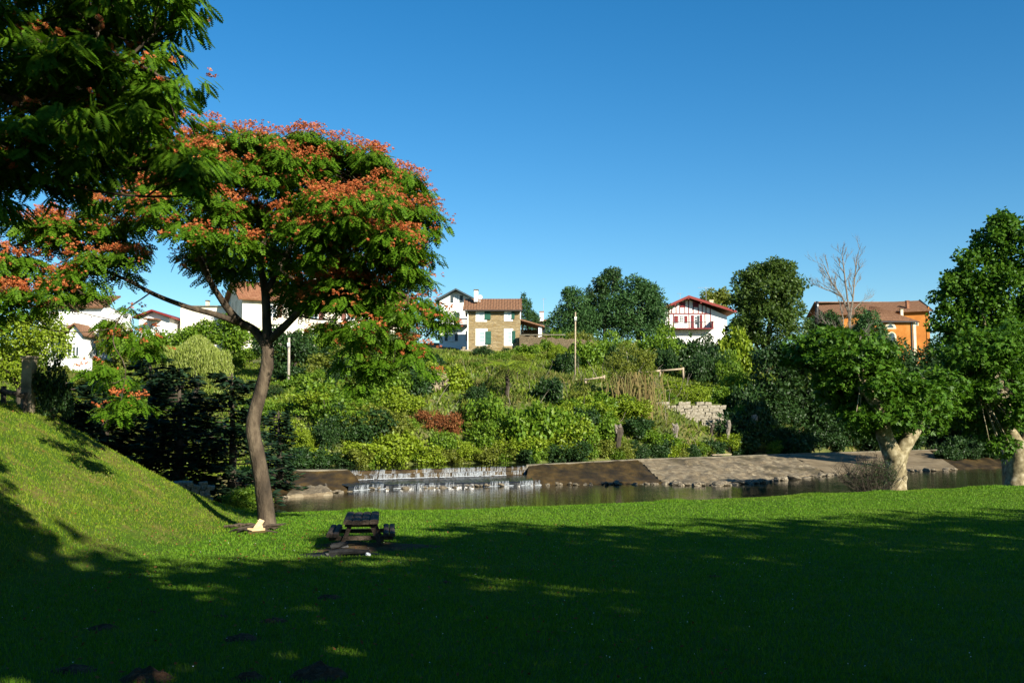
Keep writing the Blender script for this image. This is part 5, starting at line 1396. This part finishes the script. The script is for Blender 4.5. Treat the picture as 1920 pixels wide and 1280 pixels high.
for px, py, dd, rx, ry, rz in [(60, 40, 11, 120, 1.0, 60), (190, 30, 11.3, 100, .9, 55), (270, 60, 11.4, 70, .8, 60), (310, 130, 11.3, 55, .6, 50), (220, 150, 11.2, 95, .8, 50), (110, 150, 11, 110, .9, 50), (10, 170, 10.8, 90, .9, 50),
    (330, 215, 11.3, 60, .5, 40), (270, 260, 11.2, 80, .6, 44), (150, 260, 11, 100, .8, 46), (40, 280, 10.8, 90, .8, 46), (110, 345, 11, 80, .6, 40), (215, 320, 11.2, 75, .6, 40), (330, 320, 11.2, 45, .4, 38), (20, 350, 10.8, 70, .6, 40), (365, 345, 11.2, 20, .3, 26),
    (100, -70, 11.2, 150, 1.1, 60), (250, -40, 11.4, 90, .9, 50), (320, 20, 11.4, 40, .5, 46), (-120, 100, 10.4, 140, 1.2, 90), (-140, 300, 10.2, 120, 1, 70), (-10, 395, 10.7, 30, .4, 22), (120, 40, 12.2, 140, 1, 60), (60, 210, 12, 140, 1, 70), (200, 210, 12.2, 110, .9, 60), (-300, 0, 10, 180, 1.5, 100)]:
    NPADS.append((P(px, py, dd), (rx * dd / F, ry, rz * dd / F)))
silk_tree("silk_tree", "dark nearer silk tree whose branches hang in from the top left corner", nb, NL, NPADS, 9, 72, (8, .24, .095, .034), .05, .34, .022, (.65, 1.1))

# ------------------------------------------------------------------ pollarded plane trees on the lawn
def lobed_template(L=1.0, W=.42):
    V_ = []; F_ = []
    for a, l in ((-.95, .72), (0, 1.0), (.95, .72)):
        d = np.array((math.cos(a), math.sin(a), -.12 * abs(a))); b = np.array((-math.sin(a), math.cos(a), 0))
        n = len(V_); V_ += [np.zeros(3), d * l * .55 + b * W * .5, d * l, d * l * .55 - b * W * .5]; F_.append((n, n + 1, n + 2, n + 3))
    return np.array(V_) * L, np.array(F_)
def plane_tree(label, base, limbs, lobes, n, seed, L=.20):
    rng = np.random.default_rng(seed); base = np.asarray(base, float)
    root = empty("plane_tree", base, label, "plane tree", "pollarded plane trees at the lawn edge")
    for k, (pts, r0, r1) in enumerate(limbs):
        path = limb_path(pts, 0, base); rad = np.linspace(r0, r1, len(path))
        if k == 0: rad = rad * (1 + .22 * np.exp(-np.arange(len(path)) * .9))
        MB().tube(path, rad, 12 if k == 0 else 9, wob=.14).build("trunk" if k == 0 else "limb", MAT['bark_plane'], root, smooth=True)
    lob = [(np.asarray(c) - base, np.asarray(r)) for c, r in lobes]
    subs = sublobes(lob, 16, .34, rng, .3)
    p, o = shell_points(subs + [(c, r * .85) for c, r in lob], n, rng, .55)
    t = unit(rdir(n, rng) * .8 + o * .6 + np.array((0, 0, -.35))); nn = unit(o * .8 + np.array((0, 0, .55)) + rdir(n, rng) * .5)
    MB().add(*place_template(*lobed_template(L), p, t, nn, rng.uniform(.6, 1.3, n))).build("crown", MAT['leaf_plane'], root)
    tw = MB()
    for q in range(60):
        c, r = subs[int(rng.integers(len(subs)))]
        a = min((limb_path(pts, 0, base)[-1] for pts, _, _ in limbs[1:]), key=lambda e: np.linalg.norm(e - c))
        tw.tube(bez(a, c, (0, 0, .2), 5), np.linspace(.035, .01, 5), 5, cap=False)
    tw.build("twigs", MAT['bark_plane'], root, smooth=True, kind="stuff")
    return root
b1 = TL(1679, 915); d1 = b1[1]
plane_tree("pollarded plane tree with forked pale trunk beside the bare waterside bush", b1,
    [([(1679, 922, d1), (1680, 895, d1), (1680, 868, d1), (1682, 845, d1)], .43, .42),
     ([(1678, 860, d1), (1662, 825, d1 - .1), (1652, 790, d1 - .3), (1640, 755, d1 - .5), (1615, 720, d1 - .8)], .40, .20),
     ([(1684, 860, d1), (1700, 830, d1), (1720, 797, d1 + .2), (1742, 757, d1 + .4), (1762, 720, d1 + .6)], .34, .18),
     ([(1655, 800, d1 - .2), (1600, 770, d1 + .4), (1560, 730, d1 + .8)], .2, .1)],
    [(P(x, y, d1 + q), (rx * d1 / F, rx * d1 / F * .9, rz * d1 / F)) for x, y, q, rx, rz in [(1595, 668, -.6, 74, 40), (1540, 655, .5, 56, 40), (1655, 715, -1.0, 50, 40), (1590, 722, .4, 74, 40), (1500, 665, 1.0, 36, 34), (1560, 635, .9, 50, 24), (1640, 760, .2, 66, 36), (1570, 750, .8, 50, 30), (1690, 745, .8, 44, 36), (1770, 732, .8, 60, 36), (1740, 755, 1.2, 56, 36), (1650, 712, .6, 44, 28), (1705, 785, -1.0, 44, 30), (1622, 785, -.6, 44, 26), (1735, 740, -.6, 46, 34), (1660, 800, .6, 44, 26), (1740, 790, .8, 44, 30)]], 19000, 3)
b2 = TL(1908, 906); d2 = b2[1]
plane_tree("pollarded plane tree with thick pale trunk cut by the picture edge", b2,
    [([(1908, 914, d2), (1910, 885, d2), (1912, 855, d2), (1915, 825, d2)], .50, .46),
     ([(1912, 840, d2), (1890, 800, d2), (1860, 760, d2 - .4), (1830, 720, d2 - .6)], .3, .14),
     ([(1916, 840, d2), (1950, 790, d2), (1990, 740, d2)], .3, .15)],
    [(P(x, y, d2 + q), (rx * d2 / F, rx * d2 / F * .9, rz * d2 / F)) for x, y, q, rx, rz in [(1830, 660, -.6, 70, 42), (1900, 650, -.4, 70, 46), (1880, 720, -1.0, 60, 46), (1800, 700, .4, 48, 34), (1970, 690, 0, 80, 60), (1910, 770, -1.1, 34, 34), (1880, 840, -1.0, 26, 22), (1830, 730, -.6, 40, 30), (1800, 770, .4, 50, 34), (1860, 800, .2, 40, 34)]], 13000, 4)
# bare twiggy bush at the water by the first plane tree
b = G(1635, 912, .95); b[2] = .6; rng = np.random.default_rng(12)
tb = empty("twiggy_bush", b, "dark bare twiggy bush at the water beside the plane tree trunk", "bush"); mb = MB()
for q in range(130):
    a_ = rng.uniform(-1, 1); L = rng.uniform(.7, 1.7)
    e = np.array((a_ * 1.3 + rng.normal(0, .25), rng.normal(0, .5), L * (1.05 - .35 * abs(a_))))
    pts = bez((rng.normal(0, .2), rng.normal(0, .2), -.3), e, rng.normal(0, .12, 3), 4)
    mb.tube(pts, np.linspace(.014, .006, 4), 4, cap=False)
    for _ in range(6):
        f = rng.uniform(.45, 1); s0 = pts[-1] * f + pts[1] * (1 - f); mb.tube([s0, s0 + rng.normal(0, .16, 3) + np.array((0, 0, .1))], [.007, .004], 3, cap=False)
mb.build("branches", MAT['bark_dark'], tb, kind="stuff")
n = 2600; p, o = shell_points([((0, 0, .75), (1.1, .6, .65)), ((.4, 0, .9), (.6, .5, .6))], n, rng, .2)
MB().add(*leaf_quads(p, rdir(n, rng), rdir(n, rng), .055, .03)).build("foliage", MAT['leaf_dark'], tb)

# ------------------------------------------------------------------ dark conifers beyond the embankment
def conifer(label, px, pyb, pyt, d, wpx, seed, name="conifer_tree"):
    rng = np.random.default_rng(seed); b = P(px, pyb, d); b[2] = float(H(b[0], b[1])) if d > 36 else b[2]
    top = P(px, pyt, d)[2] - b[2]; R_ = wpx * d / F * .5
    root = empty(name, b, label, "conifer", "dark conifers beyond the embankment")
    MB().tube([(0, 0, -.4), (.1, 0, top * .5), (0, 0, top)], [.22, .14, .03], 8).build("trunk", MAT['bark_dark'], root, smooth=True)
    br = MB(); PP = []; TT = []
    nb_ = int(top / .16)
    for k in range(nb_):
        z = .15 * top + .85 * top * k / nb_; f = 1 - (k / nb_)
        L = R_ * (.25 + .75 * f ** .8) * rng.uniform(.7, 1.15)
        for q in range(3):
            a_ = rng.uniform(0, 2 * PI); dv = np.array((math.cos(a_), math.sin(a_), 0))
            e = np.array((0, 0, z)) + dv * L + np.array((0, 0, .12 * L)); pts = bez((0, 0, z), e, (0, 0, -.10 * L), 5)
            br.tube(pts, np.linspace(.03, .008, 5), 4, cap=False)
            m = int(16 + 40 * L / 2)
            t = rng.uniform(.2, 1, m)[:, None]; side = np.array((-dv[1], dv[0], 0)); w_ = rng.normal(0, 1, m)[:, None] * .20 * L * (1.15 - t)
            PP.append(np.array((0, 0, z)) + (e - np.array((0, 0, z))) * t + side * w_ + np.array((0, 0, 1)) * rng.normal(0, .05, m)[:, None])
            TT.append(unit(dv + side * np.sign(w_) * .6 + rng.normal(0, .2, (m, 3)) + np.array((0, 0, -.12))))
    br.build("branches", MAT['bark_dark'], root, kind="stuff")
    PP = np.concatenate(PP); TT = np.concatenate(TT); n = len(PP)
    MB().add(*leaf_quads(PP, TT, unit(np.array((0, 0, 1.)) + rng.normal(0, .35, (n, 3))), rng.uniform(.22, .40, n), rng.uniform(.10, .18, n))).build("crown", MAT['leaf_conifer'], root)
    return root
conifer("dark layered conifer directly behind the silk tree trunk", 430, 935, 700, 37.5, 230, 1)
conifer("dark layered conifer beside the sunlit stone abutment", 330, 940, 690, 37, 260, 2)
conifer("dark conifer with a slanting spire left of the willow", 275, 910, 665, 40, 220, 3)
conifer("dark conifer rising behind the edge of the embankment", 190, 880, 700, 38, 200, 4)
conifer("dark low conifer behind the ivy clump and gate post", 120, 850, 715, 36, 170, 5)
conifer("dark conifer just right of the silk tree trunk by the pool", 520, 905, 770, 47, 110, 6)

# ------------------------------------------------------------------ park trees behind the camera (their shadow lies over the lawn)
rng = np.random.default_rng(77)
base_l = [((0, 0, 8.5), (4.2, 4.2, 4.5)), ((1.5, .5, 6.5), (3.4, 3.4, 3)), ((-1.6, -.6, 6.8), (3.4, 3.4, 3)), ((.3, 1.4, 10.5), (3.0, 3.0, 3.0))]
subs = sublobes(base_l, 15, .30, rng, .1)
_f = MB().add(*foliage(subs, 4500, .55, .36, rng, .3, .3)).build("crown", MAT['leaf_mid'])
_t = MB().tube(bez((0, 0, -.5), (.2, 0, 9), (.2, .1, 0), 8), np.linspace(.5, .2, 8), 10, wob=.1)
for c, r in subs[:14]: _t.tube(bez((.1, 0, 4.2), c, (0, 0, .6), 5), np.linspace(.2, .04, 5), 6)
_t = _t.build("trunk", MAT['bark_dark'], smooth=True)
first = True
PARK = [(14.5, 1.4, 14.0), (19.5, 2.0, 14.5), (24.5, 2.8, 15.8), (29.5, 3.4, 16.0), (34.5, 3.8, 16.0), (40, 4, 16),
        (2.0, -4.5, 18.3), (8.6, -5, 14), (14.5, -5, 14), (21, -5, 14.5), (27, -4.5, 15), (33, -4, 15),  # first tree of this row is added to darken the nearer silk tree
        (8, -13, 16), (19, -13, 16), (30, -12, 17), (-5, -10, 14), (-13, -8, 14)]
for k, (x, y, hh) in enumerate(PARK):
    root = empty("park_tree", (x, y, float(lawn_z(x, y)) - .1), "tall leafy park tree behind the viewpoint shading the lawn", "tree", "park trees behind the viewpoint", k * 1.7)
    for src, nm in ((_f, "crown"), (_t, "trunk")): part(src, nm, root)
    sc_ = hh / 13.6; root.scale = (sc_ * random.uniform(.9, 1.1) * (.85 if k == 6 else 1), sc_ * random.uniform(.9, 1.1), sc_)
bpy.data.objects.remove(_f); bpy.data.objects.remove(_t)
# unseen tree added beyond the frame's right edge to shade the far waterside
for k, (x, y, hh) in enumerate(((58, 74, 19),)):
    rng = np.random.default_rng(90 + k)
    tree("added_bank_tree", ("unseen leafy tree added on the near bank to shade the far waterside", "flat-topped plane tree on the lawn outside the picture")[k], "tree", (x, y, float(H(x, y))), hh, [((x, y, hh * .62), (5.5, 5.5, hh * .36)), ((x + 2, y - 1, hh * .45), (4.5, 4.5, 4))] if k == 0 else [((x, y, 10.6), (4.2, 3.6, 1.9)), ((x - 2.6, y + .6, 10.4), (2.4, 2.4, 1.7)), ((x + 2.6, y, 10.2), (2.6, 2.6, 1.7))], 9000, (.5, .34), MAT['leaf_plane'], MAT['bark_plane'], .45, 90 + k, "unseen trees added beyond the frame for shade")

# ------------------------------------------------------------------ lawn grass (nobody could count it)
rng = np.random.default_rng(14)
def blades(n, r0, r1, pw, wid, hgt, half=.72, bank=False):
    r = (r0 ** pw + rng.random(n) * (r1 ** pw - r0 ** pw)) ** (1 / pw)
    a_ = rng.uniform(-half, half, n) * .92
    x = np.tan(a_) * r * .95; y = r
    ok = (y < edge(x) - .05) & (np.abs(x) < 30)
    slope_ = x + 1.6 * (fbm(x * .5, y * .5, 8) - .5) + rng.normal(0, .35, len(x)) < -7.4
    ok &= slope_ if bank else ~slope_
    x, y, r = x[ok], y[ok], r[ok]; n = len(x)
    z = lawn_z(x, y) - .006
    h_ = rng.uniform(*hgt, n) * (.7 + .6 * fbm(x * .8, y * .8, 2)); w_ = wid * rng.uniform(.6, 1.4, n) * (r / r0) ** .75
    th = rng.uniform(0, PI, n); dx = np.cos(th) * w_ * .5; dy = np.sin(th) * w_ * .5
    lean = rng.normal(0, .35, (n, 2)) * h_[:, None]
    V_ = np.stack([np.stack([x - dx, y - dy, z], 1), np.stack([x + dx, y + dy, z], 1), np.stack([x + lean[:, 0], y + lean[:, 1], z + h_], 1)], 1).reshape(-1, 3)
    return V_, np.arange(n * 3).reshape(n, 3)
MB().add(*blades(480000, 6.0, 46, .75, .0095, (.025, .06))).build("grass", MAT['grass'], kind="stuff")
MB().add(*blades(480000, 6.0, 46, .75, .0095, (.03, .075), bank=True)).build("grass", MAT['grass_bank'], kind="stuff")
# taller fringe along the water
n = 16000; x = rng.uniform(-8, 24, n); y = edge(x) - np.abs(rng.normal(0, .22, n)); z = lawn_z(x, y) - .02
p = np.stack([x, y, z], 1)
V_, F_ = leaf_quads(p, unit(rng.normal(0, .3, (n, 3)) + np.array((0, 0, 1))), unit(rdir(n, rng) + np.array((0, -.8, .2))), rng.uniform(.04, .13, n) * (.3 + 1.5 * vnoise(x * .9, y * .3, 4) ** 2), .02)
MB().add(V_, F_).build("grass", MAT['grass'], kind="stuff")
# dry tufts on the embankment
n = 26000; x = rng.uniform(-16, -7.2, n); y = rng.uniform(11, 29, n); k_ = fbm(x * 1.1, y * 1.1, 17) + rng.normal(0, .05, n) > .53
x, y = x[k_], y[k_]; n = len(x); p = np.stack([x, y, lawn_z(x, y) - .01], 1)
V_, F_ = leaf_quads(p, unit(rng.normal(0, .6, (n, 3)) + np.array((.3, 0, .8))), unit(rdir(n, rng) + np.array((.4, -.8, .4))), rng.uniform(.05, .12, n), .02)
MB().add(V_, F_).build("dry_grass", MAT['drygrass'], kind="stuff")
# fallen leaves under the silk trees and on the slope
n = 1600; x = rng.uniform(-13, 2, n); y = rng.uniform(8, 27, n); ok = np.abs(x) < y * .62; x, y = x[ok], y[ok]; n = len(x)
p = np.stack([x, y, lawn_z(x, y) + .045], 1)
MB().add(*leaf_quads(p, unit(rdir(n, rng) * np.array((1, 1, .3))), unit(np.array((0, -.2, 1.)) + rng.normal(0, .4, (n, 3))), rng.uniform(.03, .07, n), .03)).build("leaf_litter", MAT['leaf_rust'], kind="stuff")
# clover heads and fallen petals
n = 420; x = rng.uniform(-9, 9, n); y = rng.uniform(8, 22, n) ; ok = np.abs(x) < y * .6; x, y = x[ok], y[ok]; n = len(x)
p = np.stack([x, y, lawn_z(x, y) + .05], 1)
V_, F_ = leaf_quads(p, unit(rdir(n, rng) + np.array((0, 0, .3))), unit(np.array((0, -.3, 1.)) + rng.normal(0, .3, (n, 3))), .014, .012)
MB().add(V_, F_).build("clover_blossom", MAT['white_paint'], kind="stuff")

# ------------------------------------------------------------------ picnic table
tz = float(lawn_z(-3.05, 20.8))
tb = empty("picnic_table", (-3.02, 20.3, tz), "dark weathered wooden picnic table with bench seats on the lawn", "picnic table", None, math.radians(7))
def halflog(name, xc, wd, y0, y1, zt, th, parent, round_=.35):
    """plank with rounded upper edges running along y"""
    prof = [(-wd / 2, -th), (wd / 2, -th), (wd / 2, -th * round_), (wd / 2 - wd * .12, -th * .08), (wd * .1, 0), (-wd * .1, 0), (-wd / 2 + wd * .12, -th * .08), (-wd / 2, -th * round_)]
    return MB().prism([(xc + a_, zt + b_) for a_, b_ in prof], y0, y1).build(name, MAT['wood_weathered'], parent)
for k in range(4): halflog("tabletop_plank", -.262 + k * .175, .173, random.uniform(-.02, .02), 1.8 + random.uniform(-.02, .02), .60 + random.uniform(-.006, .006), .09, tb)
for s_ in (-1, 1):
    for k in range(2): halflog("seat_plank", s_ * (.50 + k * .125), .118, random.uniform(-.02, .02), 1.8, .335, .075, tb)
for y in (.22, 1.5):
    MB().box(-.64, .64, y, y + .08, .175, .255).build("cross_beam", MAT['wood_weathered'], tb)
    MB().box(-.33, .33, y, y + .08, .44, .507).build("top_bearer", MAT['wood_weathered'], tb)
    for s_ in (-1, 1):
        MB().prism([(s_ * .16, .505), (s_ * .25, .505), (s_ * .47, -.03), (s_ * .38, -.03)], y - .085, y - .002).build("leg", MAT['wood_weathered'], tb)
# worn earth under the table
n = 40; a_ = np.linspace(0, 2 * PI, n, endpoint=False); rr_ = 1 + .22 * np.sin(a_ * 3 + 1) + .12 * np.sin(a_ * 7)
def patch(cx, cy, rx, ry, name, mat, lift=.012):
    Vp = [(cx, cy, float(lawn_z(cx, cy)) + lift + .01)]
    for ring in (.35, .7, 1.0):
        for i in range(n):
            x = cx + math.cos(a_[i]) * rr_[i] * rx * ring; y = cy + math.sin(a_[i]) * rr_[i] * ry * ring
            Vp.append((x, y, float(lawn_z(x, y)) + (lift if ring < 1 else -.005)))
    f = [(0, 1 + i, 1 + (i + 1) % n) for i in range(n)]
    for r in range(2): f += [(1 + r * n + i, 1 + (r + 1) * n + i, 1 + (r + 1) * n + (i + 1) % n, 1 + r * n + (i + 1) % n) for i in range(n)]
    return MB().add(Vp, f).build(name, MAT[mat], smooth=True, kind="structure")
patch(-2.95, 20.7, 1.25, 1.3, "worn_earth", 'dirt', .035); patch(-3.3, 19.2, .75, .35, "ash_patch", 'char', .03)
# cold campfire in front of the table
for k, (px, py, L, ang, r, mt, lab) in enumerate(((636, 1037, .34, .4, .05, 'char', "charred log propped on the cold campfire before the table"), (655, 1042, .75, .1, .05, 'char', "grey burnt log lying across the cold campfire"), (632, 1041, .4, 1.2, .045, 'char', "short black log end on the cold campfire"))):
    q = TL(px, py); dv = np.array((math.cos(ang), math.sin(ang) * .6, .2 if k == 0 else .02)); dv = dv / np.linalg.norm(dv)
    o = MB().tube([np.zeros(3), dv * L * .5 + np.array((0, 0, .01)), dv * L], [r, r * 1.1, r * .7], 8, wob=.3).build("burnt_log", MAT[mt], loc=q - dv * L * .5 + np.array((0, 0, r + .02 + (.08 if k == 0 else 0)))); tag(o, lab, "log", "burnt logs of the campfire")
for k, (px, py, s0, lab) in enumerate(((632, 1030, .13, "largest grey stone of the campfire ring"), (646, 1029, .10, "grey stone of the campfire ring next to the largest"), (615, 1043, .07, "small stone at the end of the campfire ash"), (690, 1043, .075, "pale whitish stone at the end of the campfire"))):
    o = put_rock(TL(px, py) + np.array((0, 0, s0 * .45)), s0, lab, "campfire stones", "campfire_stone")
    o.data = o.data.copy(); o.data.materials[0] = MAT['white_paint'] if k == 3 else MAT['ash']
# fallen sticks and split wood at the foot of the silk tree
rng = np.random.default_rng(15)
for k in range(13):
    px = rng.uniform(432, 515); q = TL(px, rng.uniform(990, 1002)); L = rng.uniform(.35, .9); a0 = rng.normal(0, .5)
    dv = np.array((math.cos(a0), math.sin(a0), rng.uniform(-.05, .15)))
    o = MB().tube([np.zeros(3), dv * L * .5 + np.array((0, 0, .04)), dv * L], [.035, .03, .012], 6, wob=.3).build("fallen_stick", MAT['bark_dark'] if k % 3 else MAT['bark_mimosa'], loc=q - dv * L * .5 + np.array((0, 0, .04 + .012 * k * .4))); tag(o, "brown stick in the heap of fallen wood at the silk tree foot", "stick", "sticks at the silk tree foot")
for k, (px, py, L, a0, el, lab) in enumerate(((472, 1001, .40, .2, .05, "broad pale split log at the front of the wood heap"), (486, 1000, .34, 1.2, .7, "pale split log leaning upright in the wood heap"), (495, 999, .36, 1.9, .5, "pale split log leaning beside the upright one"))):
    q = TL(px, py); dv = np.array((math.cos(a0) * math.cos(el), math.sin(a0) * math.cos(el), math.sin(el)))
    o = MB().tube([np.zeros(3), dv * L], [.085, .07], 3, wob=.3).build("split_log", MAT['wood_pale'], loc=q + np.array((-.1, 0, .06))); tag(o, lab, "log", "split logs at the silk tree foot")

# ------------------------------------------------------------------ molehills
MOLE = [(275, 1275, 46, 30, "big dark molehill cut by the bottom edge near the left corner"), (466, 1274, 30, 18, "dark molehill at the bottom edge between the big one and the red-brown one"), (598, 1270, 50, 32, "wide crumbly red-brown molehill catching the light at the bottom edge"), (452, 1198, 34, 13, "low red-brown molehill above the bottom edge ones"),
        (193, 1178, 30, 11, "dark molehill alone on the shaded lawn towards the left"), (412, 1156, 17, 6, "small dark molehill left of the wider one in the middle row"), (512, 1165, 27, 10, "dark flat molehill in the middle row on the shaded lawn"), (618, 1121, 24, 9, "dark molehill in front of the campfire and table"), (837, 1093, 14, 6, "small molehill alone right of the picnic table"),
        (1340, 1081, 15, 6, "small reddish molehill alone on the right half of the lawn"), (140, 1258, 40, 14, "low dark molehill left of the big one at the bottom"), (287, 1149, 13, 4, "tiny molehill far left of the middle row"), (990, 1003, 6, 5, "tiny dark molehill at the edge of the tree shadow")]
for k, (px, py, wr, hp, lab) in enumerate(MOLE):
    q = TL(px, py); sc_ = q[1] / F; R_ = wr * sc_; Hh = max(.03, hp * sc_ * .9)
    g = 28; V_ = []; rng = np.random.default_rng(k)
    aa = np.linspace(-1, 1, g)
    for yy in aa:
        for xx in aa:
            rad = math.hypot(xx, yy); prof = max(0, 1 - rad ** 1.6)
            nz = float(fbm(xx * 3 + k * 7, yy * 3, k)) ; cl = float(vnoise(xx * 9 + k, yy * 9, k + 5))
            X_ = q[0] + xx * R_ * 1.15; Y_ = q[1] + yy * R_ * 1.0
            V_.append((X_ - q[0], Y_ - q[1], float(lawn_z(X_, Y_)) - q[2] - .02 + Hh * prof * (.45 + 1.0 * nz) + (.05 * R_ * (cl - .5) + .012 if prof > .05 else 0)))
    f = [(j * g + i, j * g + i + 1, (j + 1) * g + i + 1, (j + 1) * g + i) for j in range(g - 1) for i in range(g - 1)]
    tag(MB().add(V_, f).build("molehill", MAT['soil'], loc=q), lab, "molehill", "molehills on the lawn")
